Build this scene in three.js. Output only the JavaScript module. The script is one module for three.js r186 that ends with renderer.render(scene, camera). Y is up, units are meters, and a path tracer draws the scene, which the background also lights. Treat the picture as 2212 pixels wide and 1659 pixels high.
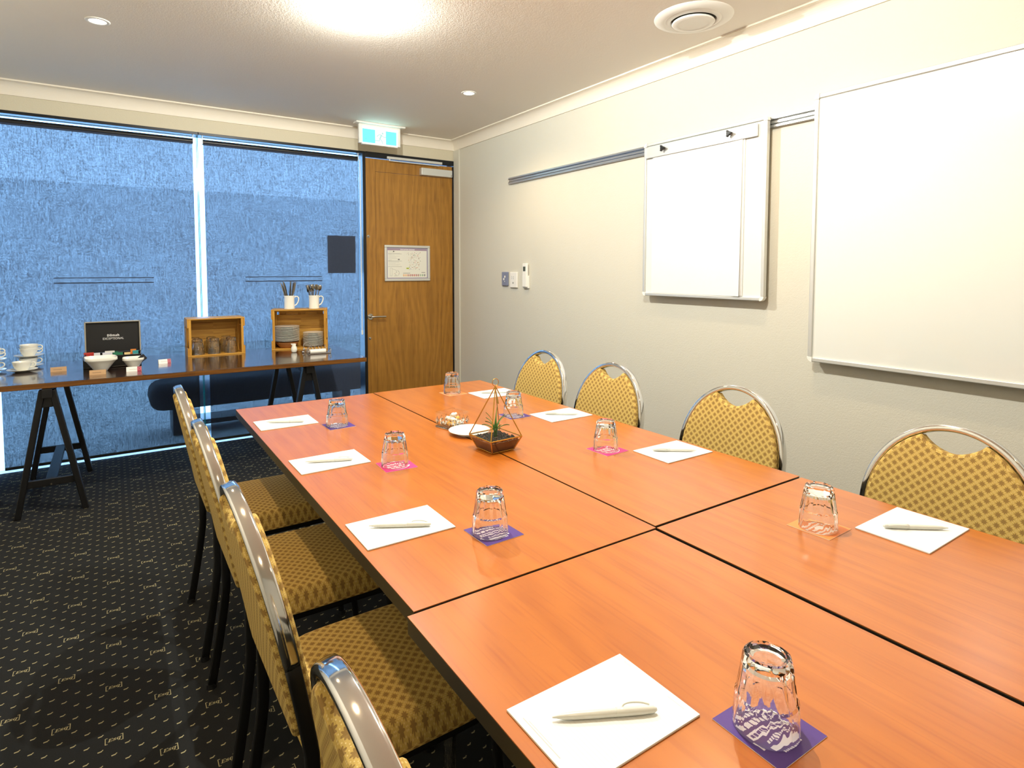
import * as THREE from 'three';
import { RoundedBoxGeometry } from 'three/addons/geometries/RoundedBoxGeometry.js';
import * as BGU from 'three/addons/utils/BufferGeometryUtils.js';
import { RectAreaLightUniformsLib } from 'three/addons/lights/RectAreaLightUniformsLib.js';

// ---------------------------------------------------------------- camera, sky, exposure
const scene = new THREE.Scene();
const renderer = new THREE.WebGLRenderer({ antialias: true });
renderer.toneMapping = THREE.LinearToneMapping;
renderer.toneMappingExposure = 1.12;
renderer.shadowMap.enabled = true;
RectAreaLightUniformsLib.init();

const F = 1280.83, PX = 1098.9, PY = 655.4, FW = 2 * (2212 - PX), FH = 2 * (1659 - PY);
const camera = new THREE.PerspectiveCamera(2 * Math.atan(FH / 2 / F) * 180 / Math.PI, FW / FH, 0.05, 200);
camera.position.set(-2.733, 1.34, 5.029);
camera.rotation.order = 'YXZ';
camera.rotation.set(-0.0567656, -0.5885989, 0.0004028);
camera.setViewOffset(FW, FH, FW / 2 - PX, FH / 2 - PY, 2212, 1659);
scene.add(camera);

scene.background = new THREE.Color().setRGB(2.7, 4.9, 9.0);       // hazy daylight outside the window wall

const WARM = new THREE.Color().setRGB(1.0, 0.74, 0.44), WHITE = new THREE.Color().setRGB(1.0, 0.985, 0.90);
const DOWN_CD = 3.2, OYSTER_CD = 7.5;

// ---------------------------------------------------------------- helpers
const V = (x, y, z) => new THREE.Vector3(x, y, z);
let seed = 12345;
const rnd = () => (seed = (seed * 1664525 + 1013904223) >>> 0) / 4294967296;
const rr = (a, b) => a + (b - a) * rnd();
function hash(x, y) { let h = (Math.imul(x | 0, 374761393) + Math.imul(y | 0, 668265263)) | 0; h = Math.imul(h ^ (h >>> 13), 1274126177); return ((h ^ (h >>> 16)) >>> 0) / 4294967296; }
function noise(x, y, px = 0, py = 0) {
  const xi = Math.floor(x), yi = Math.floor(y), fx = x - xi, fy = y - yi, u = fx * fx * (3 - 2 * fx), v = fy * fy * (3 - 2 * fy);
  const m = (a, p) => p ? ((a % p) + p) % p : a;
  const a = hash(m(xi, px), m(yi, py)), b = hash(m(xi + 1, px), m(yi, py)), c = hash(m(xi, px), m(yi + 1, py)), d = hash(m(xi + 1, px), m(yi + 1, py));
  return a + (b - a) * u + (c - a) * v + (a - b - c + d) * u * v;
}
const fbm = (x, y) => 0.5 * noise(x, y) + 0.27 * noise(x * 2.1 + 7, y * 2.1 + 3) + 0.15 * noise(x * 4.3 + 1, y * 4.3 + 9) + 0.08 * noise(x * 8.7, y * 8.7);
const names = new Map();
function numbered(n) { const k = names.get(n) || 0; names.set(n, k + 1); return k ? n + '_' + String(k).padStart(3, '0') : n; }
function shade(o) { o.castShadow = true; o.receiveShadow = true; return o; }
function mesh(name, geo, mat, parent) { const m = shade(new THREE.Mesh(geo, mat)); m.name = name; parent.add(m); return m; }
const part = (parent, name, geo, mat, x = 0, y = 0, z = 0) => { const m = mesh(name, geo, mat, parent); m.position.set(x, y, z); return m; };
function tag(o, label, category, group) { o.userData.label = label; o.userData.category = category; if (group) o.userData.group = group; return o; }
function thing(name, label, category, [x, y, z] = [0, 0, 0], turn = 0, group) {
  const o = new THREE.Group(); o.name = numbered(name); o.position.set(x, y, z); o.rotation.y = turn; scene.add(o);
  return tag(o, label, category, group);
}
function copy(src, label, [x, y, z], turn = 0) {
  const o = src.clone(); o.name = numbered(src.name.replace(/_\d{3}$/, '')); o.userData = { ...src.userData, label };
  o.position.set(x, y, z); o.rotation.y = turn; scene.add(o); return o;
}
function struct(name, geo, mat, label) { const m = mesh(name, geo, mat, scene); m.userData.kind = 'structure'; if (label) m.userData.label = label; return m; }
function structGroup(name, label) { const o = new THREE.Group(); o.name = name; o.userData.kind = 'structure'; o.userData.label = label; scene.add(o); return o; }
// box from corners with uv in metres
function bx(x0, x1, y0, y1, z0, z1) {
  const g = new THREE.BoxGeometry(x1 - x0, y1 - y0, z1 - z0); g.translate((x0 + x1) / 2, (y0 + y1) / 2, (z0 + z1) / 2); return metres(g);
}
function metres(g) {
  const p = g.attributes.position, n = g.attributes.normal, uv = g.attributes.uv;
  for (let i = 0; i < p.count; i++) {
    const ax = Math.abs(n.getX(i)), ay = Math.abs(n.getY(i)), az = Math.abs(n.getZ(i));
    if (ay >= ax && ay >= az) uv.setXY(i, p.getX(i), -p.getZ(i)); else if (ax >= az) uv.setXY(i, p.getZ(i), p.getY(i)); else uv.setXY(i, p.getX(i), p.getY(i));
  }
  return g;
}
const rbox = (w, h, d, r = 0.003, s = 2) => metres(new RoundedBoxGeometry(w, h, d, s, Math.min(r, w / 2.01, h / 2.01, d / 2.01)));
function rb(x0, x1, y0, y1, z0, z1, r = 0.003) { const g = rbox(x1 - x0, y1 - y0, z1 - z0, r); g.translate((x0 + x1) / 2, (y0 + y1) / 2, (z0 + z1) / 2); return metres(g); }
const merge = (...gs) => BGU.mergeGeometries(gs.flat().map((g) => { const k = g.index ? g.toNonIndexed() : g; for (const a of Object.keys(k.attributes)) if (!['position', 'normal', 'uv'].includes(a)) k.deleteAttribute(a); return k; }));
const cyl = (r0, r1, h, s = 24) => new THREE.CylinderGeometry(r0, r1, h, s);
function rod(a, b, r, s = 10) { const d = new THREE.Vector3().subVectors(b, a), g = new THREE.CylinderGeometry(r, r, d.length(), s); g.applyQuaternion(new THREE.Quaternion().setFromUnitVectors(V(0, 1, 0), d.clone().normalize())); g.translate((a.x + b.x) / 2, (a.y + b.y) / 2, (a.z + b.z) / 2); return g; }
// rectangular bar between two points (w across, t thick), wide side towards the side vector
function bar(a, b, w, t, side = V(0, 0, 1)) {
  const d = new THREE.Vector3().subVectors(b, a), L = d.length(), y = d.clone().normalize(), x = new THREE.Vector3().crossVectors(y, side).normalize(), z = new THREE.Vector3().crossVectors(x, y);
  const g = metres(new RoundedBoxGeometry(w, L, t, 2, Math.min(w, t) * 0.18)); g.applyMatrix4(new THREE.Matrix4().makeBasis(x, y, z).setPosition((a.x + b.x) / 2, (a.y + b.y) / 2, (a.z + b.z) / 2)); return g;
}
const tube = (pts, r, seg = 48, rs = 10, closed = false) => new THREE.TubeGeometry(new THREE.CatmullRomCurve3(pts, closed), seg, r, rs, closed);
const lathe = (pts, s = 40) => new THREE.LatheGeometry(pts.map(([x, y]) => new THREE.Vector2(x, y)), s);
function rrShape(w, h, r, cx = 0, cy = 0) {
  const s = new THREE.Shape(), x0 = cx - w / 2, x1 = cx + w / 2, y0 = cy - h / 2, y1 = cy + h / 2;
  s.moveTo(x0 + r, y0); s.lineTo(x1 - r, y0); s.absarc(x1 - r, y0 + r, r, -Math.PI / 2, 0); s.lineTo(x1, y1 - r); s.absarc(x1 - r, y1 - r, r, 0, Math.PI / 2);
  s.lineTo(x0 + r, y1); s.absarc(x0 + r, y1 - r, r, Math.PI / 2, Math.PI); s.lineTo(x0, y0 + r); s.absarc(x0 + r, y0 + r, r, Math.PI, Math.PI * 1.5); return s;
}
const extrude = (s, depth, bevel = 0, seg = 2, curve = 12) => new THREE.ExtrudeGeometry(s, { depth, bevelEnabled: bevel > 0, bevelThickness: bevel, bevelSize: bevel, bevelOffset: -bevel, bevelSegments: seg, curveSegments: curve });
// textures
function dataTex(w, h, fn, srgb = true) {
  const d = new Uint8Array(w * h * 4);
  for (let j = 0; j < h; j++) for (let i = 0; i < w; i++) { const c = fn(i, j), k = (j * w + i) * 4; d[k] = c[0]; d[k + 1] = c[1]; d[k + 2] = c[2]; d[k + 3] = 255; }
  const t = new THREE.DataTexture(d, w, h); t.wrapS = t.wrapT = THREE.RepeatWrapping; t.magFilter = THREE.LinearFilter; t.minFilter = THREE.LinearMipmapLinearFilter; t.generateMipmaps = true;
  if (srgb) t.colorSpace = THREE.SRGBColorSpace; t.needsUpdate = true; return t;
}
function canvasTex(w, h, draw, srgb = true) {
  const c = document.createElement('canvas'); c.width = w; c.height = h; draw(c.getContext('2d'), w, h);
  const t = new THREE.CanvasTexture(c); t.wrapS = t.wrapT = THREE.RepeatWrapping; t.anisotropy = 8; if (srgb) t.colorSpace = THREE.SRGBColorSpace; return t;
}
const rep = (t, u, v) => { const c = t.clone(); c.repeat.set(u, v); c.needsUpdate = true; return c; };
const cl = (v) => Math.max(0, Math.min(255, v));
const mix = (a, b, t) => [cl(a[0] + (b[0] - a[0]) * t), cl(a[1] + (b[1] - a[1]) * t), cl(a[2] + (b[2] - a[2]) * t)];
const std = (o) => new THREE.MeshStandardMaterial(o), phys = (o) => new THREE.MeshPhysicalMaterial(o);

// wood: a runs across the grain, b along it (both in metres)
function woodTex(w, h, across, along, c0, c1, c2, k = {}) {
  const { ring = 26, wob = 0.05, fine = 420, seedv = 0 } = k;
  return dataTex(w, h, (i, j) => {
    const a = (i / w) * across + seedv * 3.7, b = (j / h) * along + seedv * 5.3;
    const r = a + wob * (fbm(a * 3.2, b * 0.8) - 0.5) * 4 + 0.02 * Math.sin(b * 2.1 + a * 3);
    const rings = 0.5 + 0.5 * Math.sin(r * ring * 6.283 + fbm(a * 20, b * 3) * 1.4);
    const pores = noise(a * fine, b * fine * 0.045), blot = fbm(a * 4 + 11, b * 2.2 + 5), fleck = noise(a * fine * 0.35, b * 9 + 40);
    let c = mix(c0, c1, cl((rings * 0.42 + blot * 0.75 - 0.25) * 255) / 255);
    c = mix(c, c2, Math.max(0, (pores - 0.58) * 0.7) + Math.max(0, fleck - 0.7) * 0.8);
    return c;
  });
}
// ---------------------------------------------------------------- materials
const wallBump = dataTex(256, 256, (i, j) => { const n = 255 * (0.6 * noise(i / 3, j / 3, 85, 85) + 0.4 * noise(i / 8, j / 8, 32, 32)); return [n, n, n]; }, false);
const M = {};
M.wall = std({ color: '#d4d1c3', roughness: 0.62, bumpMap: rep(wallBump, 6, 6), bumpScale: 0.0006 });
M.wallFar = std({ color: '#d2cab2', roughness: 0.62, bumpMap: rep(wallBump, 6, 6), bumpScale: 0.0006 });
M.ceiling = std({ color: '#f3eee4', roughness: 0.7, bumpMap: rep(wallBump, 4, 4), bumpScale: 0.0005 });
M.cornice = std({ color: '#ece4d4', roughness: 0.55 });
M.black = std({ color: '#101114', roughness: 0.4 });
M.frame = std({ color: '#17191d', roughness: 0.35, metalness: 0.3 });
M.blackPaint = std({ color: '#0b0b0d', roughness: 0.42 });
M.alu = std({ color: '#c9ccce', roughness: 0.28, metalness: 0.9 });
M.aluMatte = std({ color: '#d7d9d6', roughness: 0.42, metalness: 0.5 });
M.chrome = std({ color: '#dcdcdc', roughness: 0.09, metalness: 1 });
M.steel = std({ color: '#b9b4aa', roughness: 0.25, metalness: 1 });
M.whitePlastic = std({ color: '#f0efe9', roughness: 0.35 });
M.whiteGloss = phys({ color: '#eff0ee', roughness: 0.22, clearcoat: 0.6, clearcoatRoughness: 0.1 });
M.porcelain = phys({ color: '#efeee4', roughness: 0.18, clearcoat: 0.5, clearcoatRoughness: 0.05 });
M.glass = phys({ color: '#ffffff', roughness: 0.0, transmission: 1, thickness: 0.01, ior: 1.5, specularIntensity: 1 });
M.pane = phys({ color: '#f4fbfa', roughness: 0.0, transmission: 1, thickness: 0, ior: 1.5 });
M.thinGlass = phys({ color: '#fdfdfc', roughness: 0.0, transmission: 1, thickness: 0, ior: 1.5 });
M.glassEdge = phys({ color: '#3fae9f', roughness: 0.1, transmission: 0.5, thickness: 0, ior: 1.5 });
M.brass = std({ color: '#c99a45', roughness: 0.25, metalness: 1 });
M.leaf = phys({ color: '#3f8a2c', roughness: 0.45, transmission: 0.1, thickness: 0, side: THREE.DoubleSide });
M.grit = std({ color: '#26231f', roughness: 0.95 });

// laminate of the meeting tables
const LAM = [[172, 94, 26], [192, 112, 34], [150, 72, 22]];
const lamTex = [0, 1].map((s) => woodTex(768, 1536, 0.61, 1.81, LAM[0], LAM[1], LAM[2], { ring: 15, wob: 0.075, fine: 260, seedv: s + 1 }));
const lamMat = lamTex.map((t) => phys({ map: rep(t, 1 / 0.61, 1 / 1.81), roughness: 0.3, clearcoat: 0.35, clearcoatRoughness: 0.2 }));
M.tableEdge = std({ color: '#2a2720', roughness: 0.45 });
// oak veneer of the door
const oakTex = woodTex(512, 1024, 0.9, 2.4, [150, 104, 36], [184, 132, 52], [104, 64, 18], { ring: 16, wob: 0.09, fine: 300, seedv: 4 });
M.oak = std({ map: rep(oakTex, 1 / 0.9, 1 / 2.4), roughness: 0.42 });
// dark stained sideboard top
const darkTex = woodTex(1024, 512, 0.95, 2.5, [44, 24, 14], [74, 42, 22], [20, 11, 8], { ring: 20, wob: 0.06, fine: 260, seedv: 7 });
darkTex.center.set(0, 0); const darkRot = rep(darkTex, 1 / 0.95, 1 / 2.5); darkRot.rotation = Math.PI / 2;
M.darkWood = phys({ map: darkRot, roughness: 0.2, clearcoat: 0.9, clearcoatRoughness: 0.1 });
const edgeTex = woodTex(256, 1024, 0.1, 2.5, [98, 58, 14], [142, 92, 26], [52, 28, 8], { ring: 50, wob: 0.02, fine: 500, seedv: 9 });
const edgeRot = rep(edgeTex, 1 / 0.1, 1 / 2.5); edgeRot.rotation = Math.PI / 2;
M.woodEdge = std({ map: edgeRot, roughness: 0.4 });
const pineTex = woodTex(512, 512, 0.5, 0.5, [186, 132, 42], [214, 164, 68], [148, 94, 26], { ring: 24, wob: 0.06, fine: 300, seedv: 12 });
M.pine = std({ map: rep(pineTex, 2, 2), roughness: 0.5 });
const pineRot = rep(pineTex, 2, 2); pineRot.rotation = Math.PI / 2; M.pineH = std({ map: pineRot, roughness: 0.5 }); M.pinePale = std({ map: pineRot, color: '#ffffff', roughness: 0.5 });

// chair fabric: gold with a lattice of little darker stars
const fabTex = canvasTex(256, 256, (c, w, h) => {
  c.fillStyle = '#c6a656'; c.fillRect(0, 0, w, h);
  for (let k = 0; k < 2600; k++) { c.fillStyle = rnd() > 0.5 ? 'rgba(226,198,120,.3)' : 'rgba(160,126,56,.3)'; c.fillRect(rnd() * w, rnd() * h, 4, 1.6); }
  const star = (x, y) => { c.fillStyle = '#94743a'; for (let a = 0; a < 8; a++) { const t = a * Math.PI / 4, L = a % 2 ? 66 : 74; c.save(); c.translate(x, y); c.rotate(t); c.beginPath(); c.ellipse(L * 0.5, 0, L * 0.52, 15, 0, 0, 7); c.fill(); c.restore(); } };
  for (const [x, y] of [[0, 0], [w, 0], [0, h], [w, h], [w / 2, h / 2]]) star(x, y);
  c.fillStyle = '#dcc382';
  for (let k = 0; k < 8; k++) for (const s of [0, 1]) { const t = (k + 0.5) / 8 * w; c.beginPath(); c.arc(t, s ? ((t + w / 2) % w) : (((w * 1.5 - t) % w) + w) % w, 9, 0, 7); c.fill(); }
});
M.fabric = std({ map: rep(fabTex, 1 / 0.0255, 1 / 0.0255), roughness: 0.85, bumpMap: rep(fabTex, 1 / 0.0255, 1 / 0.0255), bumpScale: 0.0006 });

// carpet: near-black with woven dashes and a small bracketed monogram, tile 257 mm
const carpetTex = canvasTex(1024, 1024, (c, w) => {
  c.fillStyle = '#0a0c0d'; c.fillRect(0, 0, w, w);
  for (let k = 0; k < 30000; k++) { const v = rnd(); c.fillStyle = v > 0.66 ? 'rgba(30,36,36,.35)' : v > 0.3 ? 'rgba(3,4,4,.4)' : 'rgba(22,24,18,.3)'; c.fillRect(rnd() * w, rnd() * w, 4, 4); }
  const q = w / 8;
  const dash = (x, y) => { c.strokeStyle = '#a39b74'; c.lineWidth = 17; c.beginPath(); c.moveTo(x - 26, y + 8); c.lineTo(x + 14, y + 6); c.stroke(); c.lineWidth = 12; c.beginPath(); c.moveTo(x + 8, y + 6); c.lineTo(x + 26, y - 12); c.stroke(); };
  for (let j = -1; j <= 8; j++) for (let i = -1; i <= 8; i++) if ((i + j) % 2 === 0) {
    const x = i * q, y = j * q, em = (((i % 8) + 8) % 8 === 0 && ((j % 8) + 8) % 8 === 0) || (i === 4 && j === 4);
    if (!em) { dash(x, y); continue; }
    c.fillStyle = '#0a0c0d'; c.fillRect(x - 92, y - 54, 184, 108);
    c.strokeStyle = '#a8a078'; c.lineWidth = 8;
    for (const s of [-1, 1]) { c.beginPath(); c.moveTo(x + s * 62, y - 50); c.lineTo(x + s * 84, y - 50); c.lineTo(x + s * 84, y + 50); c.lineTo(x + s * 62, y + 50); c.stroke(); }
    c.fillStyle = '#a8a078'; c.font = 'italic bold 72px serif'; c.textAlign = 'center'; c.textBaseline = 'middle'; c.fillText('Esq', x, y - 2);
  }
});
const carpetMap = rep(carpetTex, 1 / 0.257, 1 / 0.257); carpetMap.offset.set(0.28, 0.385); M.carpet = std({ map: carpetMap, roughness: 1 });

// roller-blind screen cloth: open weave
const weave = dataTex(1024, 1024, (i, j) => {
  const warp = noise(i / 2, j / 25.6, 512, 40), weft = noise(i / 25.6, j / 2, 40, 512), g = noise(i / 3.2, j / 5.12, 320, 200), big = noise(i / 128, j / 64, 8, 16), f = noise(i / 2, j / 2, 512, 512);
  const open = 0.086 + 0.11 * (0.55 * warp + 0.3 * weft + 0.6 * g + 0.4 * f - 0.92) + 0.012 * (big - 0.5);
  const a = 255 * (1 - Math.max(0.012, open)); return [a, a, a];
}, false);
M.screen = std({ color: '#333d52', roughness: 0.9, transparent: true, alphaMap: rep(weave, 1 / 1.45, 1 / 1.45), side: THREE.DoubleSide });

// ================================================================ the room
const H = 2.55, XL = -3.42, ZB = 7.1, CB = 2.462, T = 0.15;
struct('floor', bx(XL - T, T, -0.12, 0, -0.0, ZB + T), M.carpet, 'black carpet with pale woven dashes and small bracketed monograms');
struct('ceiling', bx(XL - T, T, H, H + 0.12, -T, ZB + T), M.ceiling, 'plain off-white plaster ceiling');
struct('wall_right', bx(0, T, 0, H, 0, ZB + T), M.wall, 'pale grey-beige painted wall behind the boards');
struct('wall_left', bx(XL - T, XL, 0, H, 0, ZB + T), M.wall, 'pale painted wall out of view');
struct('wall_back', bx(XL, 0, 0, H, ZB, ZB + T), M.wall, 'pale painted end wall out of view');
const FT = 2.365;   // head of the window and door frames
struct('wall_far', bx(XL - T, T, FT, H, -T, 0), M.wallFar, 'painted strip of wall above the window and the door');
struct('trim_1', rb(-0.012, 0.002, 0.005, CB, 0.003, 0.112, 0.004), M.wall, 'narrow flat upright strip in the corner beside the door');
// cornice: plain cove with small fillets
function corniceShape() {
  const p = 0.073, h = H - CB, s = new THREE.Shape();
  s.moveTo(0, 0); s.lineTo(0, -h); s.lineTo(0.009, -h); s.lineTo(0.009, -h + 0.008);
  for (let k = 0; k <= 10; k++) { const a = k / 10 * Math.PI / 2; s.lineTo(0.009 + (p - 0.018) * (1 - Math.cos(a)) * 1.0, -h + 0.008 + (h - 0.018) * Math.sin(a)); }
  s.lineTo(p - 0.009, -0.009); s.lineTo(p, -0.009); s.lineTo(p, 0); return s;
}
{
  const cs = corniceShape();
  const a = extrude(cs, ZB, 0); a.applyMatrix4(new THREE.Matrix4().makeBasis(V(-1, 0, 0), V(0, 1, 0), V(0, 0, 1)).setPosition(0, H, 0)); a.scale(1, 1, 1);
  struct('trim_2', flip(a), M.cornice, 'coved cornice along the right wall');
  const b = extrude(cs, -XL, 0); b.applyMatrix4(new THREE.Matrix4().makeBasis(V(0, 0, 1), V(0, 1, 0), V(-1, 0, 0)).setPosition(0, H, 0)); struct('trim_3', b, M.cornice, 'coved cornice above the window wall');
  const c = extrude(cs, ZB, 0); c.applyMatrix4(new THREE.Matrix4().makeBasis(V(1, 0, 0), V(0, 1, 0), V(0, 0, -1)).setPosition(XL, H, ZB)); struct('trim_4', flip(c), M.cornice, 'coved cornice along the left wall');
}
function flip(g) { const k = g.index ? g.toNonIndexed() : g, p = k.attributes.position.array; for (let i = 0; i < p.length; i += 9) for (let q = 0; q < 3; q++) { const t = p[i + 3 + q]; p[i + 3 + q] = p[i + 6 + q]; p[i + 6 + q] = t; } k.computeVertexNormals(); return k; }

// window wall: black frame, two panes with butt joint
const GX0 = -3.405, GX1 = -0.905, GJ = -2.168, GZ = -0.09;
{
  const w1 = structGroup('window_1', 'full-height fixed glazing left of the glass joint'), w2 = structGroup('window_2', 'full-height fixed glazing beside the door');
  const strips = (g, a, b) => { for (const [y, h] of [[1.281, 0.006], [1.246, 0.008]]) part(g, 'manifestation_strip', bx(a, b, y - h / 2, y + h / 2, GZ + 0.004, GZ + 0.0055), std({ color: '#39465e', roughness: 0.7 })); };
  part(w1, 'frame_head', rb(XL, GJ - 0.001, 2.345, FT, -0.12, 0.004, 0.002), M.frame);
  part(w1, 'frame_jamb', rb(XL, GX0, 0.0, 2.345, -0.12, -0.02, 0.002), M.frame);
  part(w1, 'pane', bx(GX0, GJ - 0.006, 0.004, 2.345, GZ - 0.004, GZ + 0.004), M.pane);
  part(w1, 'pane_edge', bx(GJ - 0.006, GJ - 0.001, 0.004, 2.345, GZ - 0.005, GZ + 0.005), M.glassEdge);
  strips(w1, -3.07, -2.48);
  part(w2, 'frame_head', rb(GJ + 0.001, GX1 + 0.028, 2.345, FT, -0.12, 0.004, 0.002), M.frame);
  part(w2, 'frame_jamb', rb(GX1, -0.878, 0.0, 2.345, -0.12, 0.012, 0.002), M.frame);
  part(w2, 'pane', bx(GJ + 0.006, GX1, 0.004, 2.345, GZ - 0.004, GZ + 0.004), M.pane);
  part(w2, 'pane_edge', bx(GJ + 0.001, GJ + 0.006, 0.004, 2.345, GZ - 0.005, GZ + 0.005), M.glassEdge);
  strips(w2, -1.85, -1.24);
}
// sign fixed on the outside of the glass
{
  const s = thing('window_sign', 'dark square sign stuck on the glass, seen through the blind beside the door', 'sign', [-1.062, 1.31, GZ - 0.012]);
  part(s, 'sign_panel', rb(-0.122, 0.122, 0, 0.325, -0.006, 0.006, 0.002), M.black);
}
// roller blinds
function blind(x0, x1, label) {
  const b = thing('roller_blind', label, 'blind', [(x0 + x1) / 2, 0, 0], 0, 'roller blinds on the window wall'), w = x1 - x0;
  const g = new THREE.PlaneGeometry(w, 2.265, 1, 1); metres(g); part(b, 'cloth', g, M.screen, 0, 0.028 + 2.265 / 2, -0.006);
  const t = cyl(0.021, 0.021, w + 0.004, 20); t.rotateZ(Math.PI / 2); part(b, 'roller_tube', t, M.black, 0, 2.298, -0.024);
  part(b, 'bottom_bar', rbox(w, 0.02, 0.014, 0.004), std({ color: '#3a3a30', roughness: 0.5 }), 0, 0.024, -0.006);
  part(b, 'hanging_rail', rbox(w, 0.005, 0.02, 0.001), M.frame, 0, 2.3335, -0.024);
  for (const s of [-1, 1]) { const k = part(b, 'bracket', merge(rbox(0.004, 0.065, 0.05, 0.001)), M.whitePlastic, s * (w / 2 + 0.004), 2.313, -0.024); k.userData.label = 'small white end bracket'; }
  const pts = []; for (let k = 0; k <= 20; k++) pts.push(V(0, 2.3 - k / 20 * 1.55, 0)); return b;
}
const bl = blind(-3.362, -2.207, 'blue-grey roller blind left of the bright glass joint');
const br = blind(-2.136, -0.942, 'blue-grey roller blind between the glass joint and the door');
{
  const ch = merge(rod(V(0, 0.8, 0), V(0, 2.29, 0), 0.0022, 6), rod(V(0, 0.8, 0.012), V(0, 2.29, 0.012), 0.0022, 6), rbox(0.014, 0.04, 0.012, 0.003).translate(0, 0.79, 0.006));
  part(br, 'pull_chain', ch, M.whitePlastic, (-0.942 + 2.136) / 2 + 0.016, 0, 0.0);
}
// door
{
  const d = structGroup('door_1', 'oak veneer door in a black frame'), x0 = -0.877, x1 = -0.021, top = 2.312;
  part(d, 'frame_head', rb(-0.877, -0.0015, top + 0.006, FT, -0.12, 0.012, 0.002), M.frame);
  part(d, 'frame_jamb', rb(x1 + 0.003, -0.0015, 0, FT - 0.05, -0.12, 0.012, 0.002), M.frame);
  const z0 = -0.045, z1 = -0.004;
  part(d, 'panel', bx(-0.784, -0.143, 0.009, 2.2, z0, z1 - 0.0015), M.oak);
  part(d, 'stile', rb(x0 + 0.002, -0.786, 0.008, top, z0, z1, 0.001), M.oak); part(d, 'stile', rb(-0.141, x1, 0.008, top, z0, z1, 0.001), M.oak);
  part(d, 'rail', rb(-0.785, -0.142, 2.202, top, z0, z1, 0.001), M.oak);
  const h = part(d, 'lever_handle', merge(cyl(0.026, 0.026, 0.009, 28).rotateX(Math.PI / 2).translate(0, 0, 0.0045), cyl(0.01, 0.01, 0.05, 16).rotateX(Math.PI / 2).translate(0, 0, 0.03), tube([V(0, 0, 0.052), V(0.02, 0.001, 0.058), V(0.06, 0.001, 0.058), V(0.125, -0.001, 0.056)], 0.0085, 24, 12)), M.steel, -0.848, 0.925, z1); h.userData.label = 'satin steel lever handle';
  for (const [x, y] of [[-0.855, 1.632], [-0.853, 0.732]]) part(d, 'bolt_knob', merge(cyl(0.013, 0.013, 0.004, 20).rotateX(Math.PI / 2).translate(0, 0, 0.002), new THREE.SphereGeometry(0.009, 16, 10).translate(0, 0, 0.008)), M.steel, x, y, z1);
  part(d, 'closer_rail', merge(rb(-0.683, -0.14, 2.318, 2.34, 0.012, 0.03, 0.003), rb(-0.665, -0.17, 2.298, 2.307, 0.02, 0.03, 0.003), rb(-0.665, -0.655, 2.3, 2.32, 0.018, 0.03, 0.002)), M.aluMatte);
  const cb = part(d, 'closer_box', rb(-0.36, -0.043, 2.205, 2.27, z1, 0.045, 0.004), M.aluMatte); part(cb, 'screw', cyl(0.005, 0.005, 0.004, 12).rotateX(Math.PI / 2), M.steel, -0.055, 2.218, 0.046);
}
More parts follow.
